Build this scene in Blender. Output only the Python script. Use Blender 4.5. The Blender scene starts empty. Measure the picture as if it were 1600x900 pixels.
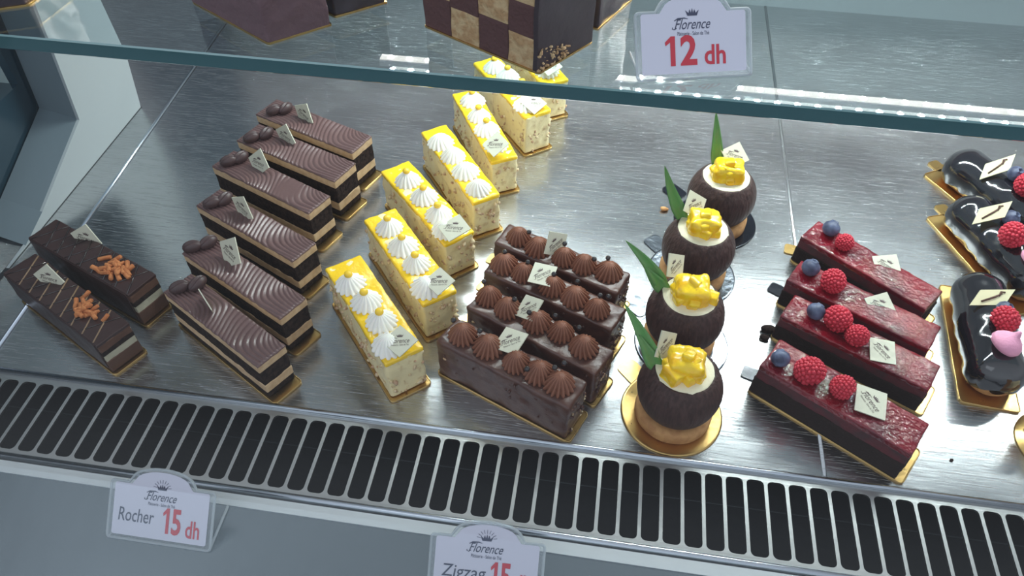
import bpy, bmesh, math, random
import numpy as np
from mathutils import Vector, Matrix

# ------------------------------------------------------------------ camera, world, exposure
S = 0.015                      # metres per working unit (one unit = one slot pitch of the vent grille)
scene = bpy.context.scene
COL = scene.collection
PI = math.pi

cam_data = bpy.data.cameras.new('camera')
cam_data.sensor_width = 36.0
cam_data.lens = 36.0 * 1198.1 / 1600.0
cam_data.clip_start = 0.005
cam_data.clip_end = 50
cam = bpy.data.objects.new('camera', cam_data)
COL.objects.link(cam)
RC = ((0.98901499, 0.14766024, 0.0067672), (-0.11384656, 0.73173592, 0.67201302), (0.09427780, -0.66540138, 0.74050841))
M = Matrix(RC).transposed().to_4x4()
M.translation = Vector((29.7404 * S, -19.7990 * S, 33.8786 * S))
cam.matrix_world = M
scene.camera = cam

scene.view_settings.view_transform = 'Standard'
scene.view_settings.look = 'None'
scene.view_settings.gamma = 1
scene.view_settings.use_curve_mapping = False
scene.view_settings.exposure = 0.12

world = bpy.data.worlds.new('shop')
scene.world = world
world.use_nodes = True
wn = world.node_tree.nodes; wl = world.node_tree.links
wn.clear()
w_out = wn.new('ShaderNodeOutputWorld'); w_bg = wn.new('ShaderNodeBackground')
w_tc = wn.new('ShaderNodeTexCoord'); w_sep = wn.new('ShaderNodeSeparateXYZ')
wl.new(w_tc.outputs['Generated'], w_sep.inputs[0])
# the street side (behind the photographer, -y) is bright daylight, the shop side is dimmer
w_m = wn.new('ShaderNodeMapRange'); w_m.inputs['From Min'].default_value = -1; w_m.inputs['From Max'].default_value = 1
wl.new(w_sep.outputs['Y'], w_m.inputs['Value'])
w_r = wn.new('ShaderNodeValToRGB')
w_r.color_ramp.elements[0].position = 0.0; w_r.color_ramp.elements[0].color = (0.60, 0.66, 0.74, 1)
w_r.color_ramp.elements[1].position = 1.0; w_r.color_ramp.elements[1].color = (0.115, 0.118, 0.120, 1)
wl.new(w_m.outputs[0], w_r.inputs[0])
w_z = wn.new('ShaderNodeMapRange'); w_z.inputs['From Min'].default_value = -0.3; w_z.inputs['From Max'].default_value = 0.25
w_z.inputs['To Min'].default_value = 0.16; w_z.inputs['To Max'].default_value = 1.0
wl.new(w_sep.outputs['Z'], w_z.inputs['Value'])
w_mul = wn.new('ShaderNodeMath'); w_mul.operation = 'MULTIPLY'; w_mul.inputs[1].default_value = 1.35
wl.new(w_z.outputs[0], w_mul.inputs[0])
wl.new(w_r.outputs[0], w_bg.inputs['Color']); wl.new(w_mul.outputs[0], w_bg.inputs['Strength'])
wl.new(w_bg.outputs[0], w_out.inputs[0])

LED_STRIP = 7.0      # emission of the LED tape under the upper shelf
LED_DOT = 2400.0

# daylight falling in through the shop window, from high on the street side
def area(name, loc, rot, sx, sy, power, col):
    d = bpy.data.lights.new(name, 'AREA'); d.shape = 'RECTANGLE'
    d.size = sx * S; d.size_y = sy * S; d.energy = power; d.color = col
    o = bpy.data.objects.new(name, d); COL.objects.link(o)
    o.location = [c * S for c in loc]; o.rotation_euler = rot
    return o
area('window_daylight', (-25, -45, 85), (math.radians(32), 0, math.radians(-28)), 60, 40, 1.6, (0.86, 0.93, 1.0))

# ------------------------------------------------------------------ materials
MATS = {}
def nt(name):
    m = bpy.data.materials.new(name); m.use_nodes = True
    n = m.node_tree.nodes; l = m.node_tree.links
    return m, n, l, n['Principled BSDF']
def mat(name, col, rough=0.5, metal=0.0, bump=0.0, bscale=3.0, stretch=(1, 1, 1), col2=None, cscale=2.0, cpos=(0.4, 0.6),
        coat=0.0, sss=0.0, spec=0.5, detail=4.0, rvar=0.0, bump2=0.0, bscale2=1.0, ccoat=0.05):
    m, n, l, b = nt(name)
    b.inputs['Base Color'].default_value = (*col, 1)
    b.inputs['Roughness'].default_value = rough
    b.inputs['Metallic'].default_value = metal
    b.inputs['Specular IOR Level'].default_value = spec
    if coat:
        b.inputs['Coat Weight'].default_value = coat; b.inputs['Coat Roughness'].default_value = ccoat
    if sss:
        b.inputs['Subsurface Weight'].default_value = sss
        b.inputs['Subsurface Radius'].default_value = (0.004, 0.0025, 0.0015)
        b.inputs['Subsurface Scale'].default_value = 1.0
    tc = n.new('ShaderNodeTexCoord')
    def noise(scale, st, det=detail):
        mp = n.new('ShaderNodeMapping'); mp.inputs['Scale'].default_value = [s / S for s in st]
        l.new(tc.outputs['Object'], mp.inputs[0])
        t = n.new('ShaderNodeTexNoise'); t.inputs['Scale'].default_value = scale; t.inputs['Detail'].default_value = det
        l.new(mp.outputs[0], t.inputs['Vector']); return t
    if col2:
        t = noise(cscale, stretch)
        r = n.new('ShaderNodeValToRGB'); r.color_ramp.elements[0].position = cpos[0]; r.color_ramp.elements[1].position = cpos[1]
        r.color_ramp.elements[0].color = (*col, 1); r.color_ramp.elements[1].color = (*col2, 1)
        l.new(t.outputs['Fac'], r.inputs[0]); l.new(r.outputs[0], b.inputs['Base Color'])
    last = None
    for bb, bs in ((bump, bscale), (bump2, bscale2)):
        if bb:
            t = noise(bs, stretch)
            bp = n.new('ShaderNodeBump'); bp.inputs['Strength'].default_value = 1.0
            bp.inputs['Distance'].default_value = bb * S
            l.new(t.outputs['Fac'], bp.inputs['Height'])
            if last: l.new(last.outputs[0], bp.inputs['Normal'])
            last = bp
    if last:
        l.new(last.outputs[0], b.inputs['Normal'])
        if coat: l.new(last.outputs[0], b.inputs['Coat Normal'])
    if rvar:
        t = noise(1.2, (1, 1, 1)); mr = n.new('ShaderNodeMapRange')
        mr.inputs['To Min'].default_value = rough - rvar; mr.inputs['To Max'].default_value = rough + rvar
        l.new(t.outputs['Fac'], mr.inputs[0]); l.new(mr.outputs[0], b.inputs['Roughness'])
    MATS[name] = m
    return m
def srgb(r, g, b):
    f = lambda c: (c / 255 / 12.92) if c <= 10 else ((c / 255 + 0.055) / 1.055) ** 2.4
    return (f(r), f(g), f(b))
def emis(name, col, st):
    m, n, l, b = nt(name)
    b.inputs['Base Color'].default_value = (*col, 1)
    b.inputs['Emission Color'].default_value = (*col, 1); b.inputs['Emission Strength'].default_value = st
    return m
def clear(name, tint, ior=1.5, rough=0.0, refl=1.0, base=0.0, basecol=(.8, .85, .85)):
    # thin clear sheet: tinted straight-through light plus a Fresnel mirror
    m = bpy.data.materials.new(name); m.use_nodes = True
    n = m.node_tree.nodes; l = m.node_tree.links; n.clear()
    o = n.new('ShaderNodeOutputMaterial'); t = n.new('ShaderNodeBsdfTransparent'); t.inputs[0].default_value = (*tint, 1)
    g = n.new('ShaderNodeBsdfGlossy'); g.inputs['Roughness'].default_value = rough; g.inputs[0].default_value = (refl, refl, refl, 1)
    f = n.new('ShaderNodeFresnel'); ge = n.new('ShaderNodeNewGeometry'); mi = n.new('ShaderNodeMapRange')
    mi.inputs['To Min'].default_value = ior; mi.inputs['To Max'].default_value = 1 / ior      # same reflectance from either face
    l.new(ge.outputs['Backfacing'], mi.inputs[0]); l.new(mi.outputs[0], f.inputs['IOR'])
    mx = n.new('ShaderNodeMixShader'); l.new(f.outputs[0], mx.inputs[0]); l.new(t.outputs[0], mx.inputs[1]); l.new(g.outputs[0], mx.inputs[2])
    if base:
        d = n.new('ShaderNodeBsdfDiffuse'); d.inputs[0].default_value = (*basecol, 1)
        m2 = n.new('ShaderNodeMixShader'); m2.inputs[0].default_value = base
        l.new(mx.outputs[0], m2.inputs[1]); l.new(d.outputs[0], m2.inputs[2]); mx = m2
    l.new(mx.outputs[0], o.inputs[0])
    return m

def steel_mat(name, col, rough, streak, scr=True):
    # brushed sheet: fine streaks along x, broad cloudy wear, scattered bright hairline scratches
    m, n, l, b = nt(name)
    b.inputs['Metallic'].default_value = 1.0
    tc = n.new('ShaderNodeTexCoord')
    def mp(sc, rot=0):
        q = n.new('ShaderNodeMapping'); q.inputs['Scale'].default_value = [s / S for s in sc]; q.inputs['Rotation'].default_value = (0, 0, rot)
        l.new(tc.outputs['Object'], q.inputs[0]); return q
    def noi(sc, rot=0, det=5):
        t = n.new('ShaderNodeTexNoise'); t.inputs['Scale'].default_value = 1; t.inputs['Detail'].default_value = det
        l.new(mp(sc, rot).outputs[0], t.inputs['Vector']); return t
    st = noi((0.25, 9, 1)); cl = noi((0.10, 0.16, 0.1), 0.3); fine = noi((0.8, 3.2, 1), 0.15)
    r = n.new('ShaderNodeMapRange'); r.inputs['To Min'].default_value = rough - 0.07; r.inputs['To Max'].default_value = rough + 0.10
    l.new(cl.outputs['Fac'], r.inputs[0]); l.new(r.outputs[0], b.inputs['Roughness'])
    bp = n.new('ShaderNodeBump'); bp.inputs['Strength'].default_value = 1; bp.inputs['Distance'].default_value = streak * S
    ad = n.new('ShaderNodeMath'); ad.operation = 'ADD'
    l.new(st.outputs['Fac'], ad.inputs[0]); l.new(fine.outputs['Fac'], ad.inputs[1])
    l.new(ad.outputs[0], bp.inputs['Height'])
    last = bp
    if scr:
        # hairline scratches: thin bands of stretched noise at two angles
        for rot, k in ((0.55, 1), (-0.75, 2), (0.15, 3)):
            t = noi((0.30 * k ** .5, 17, 1), rot, 1)
            c = n.new('ShaderNodeValToRGB'); e = c.color_ramp.elements
            e[0].position = 0.665; e[0].color = (0, 0, 0, 1); e[1].position = 0.69; e[1].color = (1, 1, 1, 1)
            l.new(t.outputs['Fac'], c.inputs[0])
            b2 = n.new('ShaderNodeBump'); b2.inputs['Distance'].default_value = 0.006 * S; b2.inputs['Strength'].default_value = 1
            l.new(c.outputs[0], b2.inputs['Height']); l.new(last.outputs[0], b2.inputs['Normal']); last = b2
    l.new(last.outputs[0], b.inputs['Normal'])
    cr = n.new('ShaderNodeValToRGB'); cr.color_ramp.elements[0].position = 0.3; cr.color_ramp.elements[1].position = 0.7
    cr.color_ramp.elements[0].color = (*[c * 0.85 for c in col], 1); cr.color_ramp.elements[1].color = (*col, 1)
    l.new(cl.outputs['Fac'], cr.inputs[0]); l.new(cr.outputs[0], b.inputs['Base Color'])
    return m

m_steel = steel_mat('brushed_steel', (0.60, 0.61, 0.62), 0.22, 0.004)
m_grille = steel_mat('grille_steel', (0.62, 0.63, 0.62), 0.30, 0.004, False)
m_roll = mat('rolled_steel', (0.58, 0.63, 0.70), 0.22, 1.0, bump=0.01, bscale=0.6)
m_ledge = mat('ledge_steel', (0.24, 0.28, 0.305), 0.24, 0.85, bump=0.02, bscale=0.25, stretch=(2.5, 0.5, 1))
m_white = mat('white_enamel', srgb(205, 210, 212), 0.35, 0, bump=0.01, bscale=1)
m_panel = mat('pale_panel', srgb(168, 174, 176), 0.45, 0)
m_panel_side = mat('grey_panel_edge', srgb(112, 125, 132), 0.45, 0)
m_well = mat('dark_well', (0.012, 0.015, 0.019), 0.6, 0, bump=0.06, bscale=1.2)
m_back = mat('back_panel', srgb(118, 124, 126), 0.4, 0.0, bump=0.01, bscale=1)
m_glass = clear('shelf_glass', (0.85, 0.915, 0.93), 1.5)
m_front = clear('front_glass', (0.95, 0.965, 0.97), 1.5)
m_edge = mat('glass_edge', srgb(40, 88, 94), 0.12, 0, bump=0.02, bscale=0.3, coat=1, spec=0.7)
m_bevel = mat('glass_edge_bevel', srgb(96, 140, 142), 0.15, 0, coat=1)
m_side_glass = mat('side_glass', srgb(40, 62, 74), 0.08, 0, coat=1)
m_gold = mat('gold_card', srgb(205, 170, 108), 0.30, 1.0, bump=0.012, bscale=3, rvar=0.08)
m_silver = mat('dark_silver_card', srgb(128, 134, 142), 0.22, 1.0, bump=0.035, bscale=2.2)  # silver card, the dark it mirrors worked into the base colour
m_dark_refl_card = mat('black_card', srgb(30, 33, 42), 0.18, 0.3, bump=0.01, bscale=2)  # near-black base colour stands in for the dark that metallic card mirrors
m_sponge = mat('dark_sponge', srgb(38, 30, 29), 0.95, 0, bump=0.10, bscale=5, spec=0.1, col2=srgb(56, 44, 40), cscale=4)
m_coffee = mat('coffee_cream', srgb(196, 164, 128), 0.7, 0, bump=0.03, bscale=4, col2=srgb(208, 178, 142), cscale=3, spec=0.25)
m_glaze_L = mat('combed_chocolate', srgb(106, 80, 78), 0.30, 0, bump=0.008, bscale=5, spec=0.6)
m_bean = mat('bean_chocolate', srgb(72, 52, 52), 0.42, 0, bump=0.006, bscale=6)
m_rglaze = mat('dark_glaze', srgb(58, 38, 36), 0.30, 0, bump=0.015, bscale=2, spec=0.6)
m_rside = mat('chocolate_mousse', srgb(92, 62, 48), 0.6, 0, bump=0.03, bscale=4)
m_vcream = mat('vanilla_cream', srgb(190, 184, 160), 0.7, 0, bump=0.05, bscale=4)
m_tan = mat('tan_drizzle', srgb(142, 116, 90), 0.45)
m_dkline = mat('dark_drizzle', srgb(36, 24, 24), 0.18, coat=0.6)
m_crumb = mat('orange_crumble', srgb(200, 128, 76), 0.8, 0, bump=0.05, bscale=6, col2=srgb(180, 106, 60), cscale=5)
m_ybody = mat('white_chocolate_coat', srgb(240, 222, 172), 0.40, 0, bump=0.05, bscale=2.2, col2=srgb(196, 160, 112), cscale=1.6, cpos=(0.56, 0.74), sss=0.0, spec=0.4)
m_yglaze = mat('yellow_glaze', srgb(255, 208, 34), 0.14, 0, bump=0.10, bscale=1.6, coat=0.8, bump2=0.012, bscale2=7)
m_nut = mat('coated_nut', srgb(186, 146, 116), 0.55, 0, col2=srgb(226, 206, 166), cscale=3, bump=0.03, bscale=5)
m_mer = mat('white_meringue', srgb(250, 246, 236), 0.55, 0, sss=0.1, spec=0.3)
m_pearl_y = mat('yellow_drop', srgb(250, 206, 50), 0.25, 0, coat=0.5)
m_kbody = mat('milk_chocolate_coat', srgb(74, 44, 38), 0.34, 0, bump=0.05, bscale=1.3, col2=srgb(86, 54, 44), cscale=1.4, spec=0.6, bump2=0.012, bscale2=6)
m_ros = mat('chocolate_cream', srgb(132, 84, 64), 0.45, 0, spec=0.4)
m_pearl = mat('chocolate_pearl', srgb(34, 27, 30), 0.25, 0, coat=0.5)
m_bglaze = mat('berry_gelee', srgb(124, 8, 28), 0.30, 0, bump=0.09, bscale=4.2, coat=1.0, spec=0.15, detail=1.5, col2=srgb(88, 8, 26), cscale=0.4, ccoat=0.04)
m_bbody = mat('berry_mousse', srgb(92, 34, 42), 0.6, 0, bump=0.03, bscale=4, col2=srgb(70, 40, 44), cscale=1)
m_bbase = mat('cocoa_base', srgb(46, 36, 34), 0.9, 0, bump=0.10, bscale=5, spec=0.2)
m_rasp = mat('raspberry_red', srgb(196, 44, 64), 0.5, 0, bump=0.01, bscale=8)
m_cross = mat('shadowed_rod', srgb(44, 50, 54), 0.5, 0.3)  # plain dark grey, keeps the rod faint in the well
m_blue = mat('blueberry_skin', srgb(56, 62, 88), 0.5, 0, col2=srgb(96, 106, 134), cscale=1.2, bump=0.01, bscale=4)
m_shell = mat('coconut_chocolate', srgb(56, 35, 31), 0.62, 0, bump=0.12, bscale=1.0, stretch=(4, 4, 0.5), col2=srgb(72, 48, 44), cscale=1.5, spec=0.45)
m_ccream = mat('coconut_cream', srgb(240, 232, 200), 0.5, 0, bump=0.05, bscale=2, sss=0.1)
m_pine = mat('pineapple', srgb(255, 214, 30), 0.22, 0, bump=0.04, bscale=3, col2=srgb(250, 190, 16), cscale=1.2, coat=0.5)
m_leaf = mat('pineapple_leaf', srgb(92, 150, 80), 0.42, 0, bump=0.02, bscale=1, col2=srgb(104, 148, 88), cscale=0.8, stretch=(4, 4, 0.6))
m_biscuit = mat('biscuit', srgb(196, 146, 92), 0.75, 0, bump=0.03, bscale=4, col2=srgb(176, 124, 76), cscale=2)
m_egl = mat('mirror_glaze', srgb(22, 20, 26), 0.06, 0, bump=0.02, bscale=0.9, coat=1, spec=0.7)
m_pink = mat('pink_meringue', srgb(232, 160, 188), 0.75, 0, bump=0.03, bscale=6)
m_white_choc = mat('white_chocolate', srgb(236, 228, 186), 0.4)
m_card = mat('plaque_card', srgb(206, 204, 184), 0.5)
m_ink = mat('plaque_ink', srgb(92, 76, 76), 0.6)
m_paper = mat('tag_paper', srgb(214, 214, 230), 0.35)
m_inkg = mat('tag_grey_ink', srgb(70, 74, 98), 0.6)
m_red = mat('tag_red_ink', srgb(206, 60, 76), 0.6)
m_acr = clear('acrylic', (0.93, 0.95, 0.96), 1.49, base=0.12, basecol=(.75, .8, .85))
m_acr_rim = clear('acrylic_rim', (0.82, 0.85, 0.87), 1.49, base=0.42, basecol=(.72, .77, .80))
m_ch_dark = mat('checker_chocolate', srgb(92, 66, 66), 0.85, 0, bump=0.08, bscale=5, spec=0.2)
m_ch_light = mat('checker_vanilla', srgb(196, 170, 132), 0.85, 0, bump=0.10, bscale=5, spec=0.2, col2=srgb(176, 142, 104), cscale=2.5)
m_ch_glaze = mat('slab_glaze', srgb(58, 48, 54), 0.30, 0, bump=0.05, bscale=0.8, spec=0.6)
m_slab = mat('slab_side', srgb(104, 80, 86), 0.7, 0, bump=0.08, bscale=3)
m_cream_cake = mat('almond_cream', srgb(226, 206, 160), 0.5, 0, bump=0.06, bscale=3)
m_caramel = mat('caramel_shard', srgb(168, 116, 66), 0.35, 0, bump=0.05, bscale=3, coat=0.4)
m_alu = mat('aluminium', (0.7, 0.7, 0.72), 0.35, 1.0)
e_strip = emis('led_diffuser', (1.0, 0.97, 0.90), LED_STRIP)
e_dot = emis('led_dot', (1.0, 0.97, 0.92), LED_DOT)

# ------------------------------------------------------------------ object helpers
def obj(name, v, f, m, parent=None, loc=(0, 0, 0), smooth=True, mats=None, fm=None):
    me = bpy.data.meshes.new(name)
    v = np.asarray(v, float) * S
    me.from_pydata(v.tolist(), [], [list(map(int, q)) for q in f])
    if mats:
        for k in mats: me.materials.append(k)
        if fm is not None: me.polygons.foreach_set('material_index', [int(a) for a in fm])
    else:
        me.materials.append(m)
    if smooth: me.polygons.foreach_set('use_smooth', [True] * len(me.polygons))
    me.update()
    o = bpy.data.objects.new(name, me)
    COL.objects.link(o)
    o.location = [c * S for c in loc]
    if parent: o.parent = parent
    return o
def tag(o, label, cat, group=None):
    o['label'] = label; o['category'] = cat
    if group: o['group'] = group
    return o
def thing(name, label, cat, loc=(0, 0, 0), rz=0, group=None):
    o = bpy.data.objects.new(name, None); COL.objects.link(o)
    o.empty_display_size = 0.01
    o.location = [c * S for c in loc]; o.rotation_euler = (0, 0, rz)
    return tag(o, label, cat, group)
def struct(o):
    o['kind'] = 'structure'; return o
def share(o, name, parent, loc=None, rot=None, sc=None):
    c = o.copy(); c.name = name; COL.objects.link(c); c.parent = parent
    for k in ('label', 'category', 'group'):
        if k in c: del c[k]
    if loc is not None: c.location = [q * S for q in loc]
    if rot is not None: c.rotation_euler = rot
    if sc is not None: c.scale = sc
    return c
def join(*parts):
    V = []; F = []; n = 0
    for v, f in parts:
        v = np.asarray(v, float).reshape(-1, 3)
        V.append(v); F += [[i + n for i in q] for q in f]; n += len(v)
    return np.concatenate(V), F
def move(vf, loc=(0, 0, 0), rz=0, sc=(1, 1, 1), rx=0, ry=0):
    v, f = vf
    m = (Matrix.Rotation(rz, 3, 'Z') @ Matrix.Rotation(ry, 3, 'Y') @ Matrix.Rotation(rx, 3, 'X'))
    v = (np.asarray(v, float) * np.array(sc)) @ np.array(m).T + np.array(loc)
    return v, f
def box(x0, x1, y0, y1, z0, z1):
    v = [(x0, y0, z0), (x1, y0, z0), (x1, y1, z0), (x0, y1, z0), (x0, y0, z1), (x1, y0, z1), (x1, y1, z1), (x0, y1, z1)]
    return np.array(v, float), [(0, 3, 2, 1), (4, 5, 6, 7), (0, 1, 5, 4), (1, 2, 6, 5), (2, 3, 7, 6), (3, 0, 4, 7)]
from mathutils import noise as mn
def nz(p, s, seed=0.0):
    return mn.noise(Vector((p[0] * s + seed, p[1] * s + seed * 1.7, p[2] * s - seed)))
def rbox(L, W, z0, z1, r, step=0.2, amp=0.0, ns=1.0, seed=0.0, taper=0.0, flat_top=False, flat_bot=True, ends=1.0):
    """rounded box centred in x,y with evenly cut, noise-pushed faces"""
    H = z1 - z0
    def cuts(D):
        rr = min(r, D * 0.49)
        n = max(1, int(round((D - 2 * rr) / step)))
        a = [-D / 2, -D / 2 + rr * 0.25, -D / 2 + rr * 0.6] + list(np.linspace(-D / 2 + rr, D / 2 - rr, n + 1)) + [D / 2 - rr * 0.6, D / 2 - rr * 0.25, D / 2]
        return a
    cx, cy, cz = cuts(L), cuts(W), cuts(H)
    idx = {}; V = []; F = []
    hx, hy, hz = L / 2, W / 2, H / 2
    def vid(p):
        k = (round(p[0], 5), round(p[1], 5), round(p[2], 5))
        if k in idx: return idx[k]
        q = np.array([max(-hx + r, min(hx - r, p[0])), max(-hy + r, min(hy - r, p[1])), max(-hz + r, min(hz - r, p[2]))])
        if flat_bot and p[2] < 0: q[2] = min(p[2], hz - r)
        if flat_top and p[2] > 0: q[2] = p[2]
        d = np.array(p) - q; n = np.linalg.norm(d)
        if n > 1e-9:
            dn = d / n
            w = q + dn * min(n, r) if n > r else np.array(p, float)
        else:
            dn = np.array([0, 0, 1.0 if p[2] > 0 else -1.0]); w = np.array(p, float)
        if amp:
            e = amp * (nz(w, ns, seed) + 0.5 * nz(w, ns * 2.7, seed + 5))
            if p[2] <= -hz + 1e-6: e *= 0.3
            w = w + dn * e
        t = 1 - taper * (w[2] + hz) / H
        w = w * np.array([1 - (1 - t) * 0.4, t, 1]) if taper else w
        w[2] += (z0 + z1) / 2
        idx[k] = len(V); V.append(w); return idx[k]
    for A, B, C_, ax in ((cx, cy, (-hz, hz), 2), (cx, cz, (-hy, hy), 1), (cy, cz, (-hx, hx), 0)):
        for s, c in zip((-1, 1), C_):
            for i in range(len(A) - 1):
                for j in range(len(B) - 1):
                    qs = [(A[i], B[j]), (A[i + 1], B[j]), (A[i + 1], B[j + 1]), (A[i], B[j + 1])]
                    ps = []
                    for a, b in qs:
                        ps.append((a, b, c) if ax == 2 else ((a, c, b) if ax == 1 else (c, a, b)))
                    f = [vid(p) for p in ps]
                    flip = (s < 0) if ax != 1 else (s > 0)
                    F.append(f[::-1] if flip else f)
    return np.array(V), F
def lathe(prof, n=48, ridge=None):
    V = []; F = []
    for k, (r, z) in enumerate(prof):
        for i in range(n):
            a = 2 * PI * i / n
            rr = r * (ridge(a, k / (len(prof) - 1)) if ridge else 1)
            V.append((rr * math.cos(a), rr * math.sin(a), z))
    for k in range(len(prof) - 1):
        for i in range(n):
            j = (i + 1) % n
            F.append((k * n + i, k * n + j, (k + 1) * n + j, (k + 1) * n + i))
    return np.array(V), F
def prism(pts, z0, z1):
    n = len(pts)
    v = [(x, y, z0) for x, y in pts] + [(x, y, z1) for x, y in pts]
    f = [list(range(n))[::-1], list(range(n, 2 * n))] + [(i, (i + 1) % n, n + (i + 1) % n, n + i) for i in range(n)]
    return np.array(v, float), f
def rrect(L, W, r, n=6, cx=0, cy=0):
    p = []
    for sx, sy, a0 in ((1, 1, 0), (-1, 1, 90), (-1, -1, 180), (1, -1, 270)):
        for i in range(n + 1):
            a = math.radians(a0 + 90 * i / n)
            p.append((cx + sx * (L / 2 - r) + r * math.cos(a), cy + sy * (W / 2 - r) + r * math.sin(a)))
    return p
def ico(sub=1):
    bm = bmesh.new(); bmesh.ops.create_icosphere(bm, subdivisions=sub, radius=1)
    bm.verts.ensure_lookup_table()
    v = np.array([q.co[:] for q in bm.verts]); f = [[a.index for a in q.verts] for q in bm.faces]; bm.free(); return v, f
def tube(pts, r, n=8, caps=True):
    pts = np.array(pts, float); V = []; F = []
    rs = r if hasattr(r, '__len__') else [r] * len(pts)
    for i, p in enumerate(pts):
        t = pts[min(i + 1, len(pts) - 1)] - pts[max(i - 1, 0)]; t = t / (np.linalg.norm(t) + 1e-9)
        u = np.cross(t, (0, 0, 1)); u = u / np.linalg.norm(u) if np.linalg.norm(u) > 1e-3 else np.array((1, 0, 0.)); w = np.cross(u, t)
        for k in range(n):
            a = 2 * PI * k / n; V.append(p + rs[i] * (math.cos(a) * u + math.sin(a) * w))
    for i in range(len(pts) - 1):
        for k in range(n):
            j = (k + 1) % n; F.append((i * n + k, i * n + j, (i + 1) * n + j, (i + 1) * n + k))
    if caps: F.append(list(range(n))[::-1]); F.append(list(range((len(pts) - 1) * n, len(pts) * n)))
    return np.array(V), F
def text(s, x0, x1, y0, h, z=0.0, shear=0.0, bold=0.0, depth=0.012):
    """lettering fitted into a box, as a thin solid"""
    cu = bpy.data.curves.new('t', 'FONT'); cu.body = s; cu.shear = shear; cu.offset = bold; cu.resolution_u = 3
    ob = bpy.data.objects.new('t', cu); COL.objects.link(ob)
    dg = bpy.context.evaluated_depsgraph_get()
    me = bpy.data.meshes.new_from_object(ob.evaluated_get(dg))
    v = np.array([q.co[:] for q in me.vertices]); f = [list(p.vertices) for p in me.polygons]
    bpy.data.objects.remove(ob); bpy.data.curves.remove(cu); bpy.data.meshes.remove(me)
    lo, hi = v.min(0), v.max(0)
    v[:, 0] = x0 + (v[:, 0] - lo[0]) / (hi[0] - lo[0]) * (x1 - x0)
    v[:, 1] = y0 + (v[:, 1] - lo[1]) / (hi[1] - lo[1]) * h
    v[:, 2] = z + depth
    return v, f
def ribbon(pts, w, z=0.0):
    pts = np.array(pts, float); V = []; F = []
    for i, p in enumerate(pts):
        t = pts[min(i + 1, len(pts) - 1)] - pts[max(i - 1, 0)]; t /= np.linalg.norm(t) + 1e-9
        ww = w[i] if hasattr(w, '__len__') else w
        nn = np.array((-t[1], t[0])) * ww / 2
        V += [(p[0] + nn[0], p[1] + nn[1], z), (p[0] - nn[0], p[1] - nn[1], z)]
    for i in range(len(pts) - 1): F.append((2 * i + 1, 2 * i + 3, 2 * i + 2, 2 * i))
    return np.array(V), F

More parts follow.
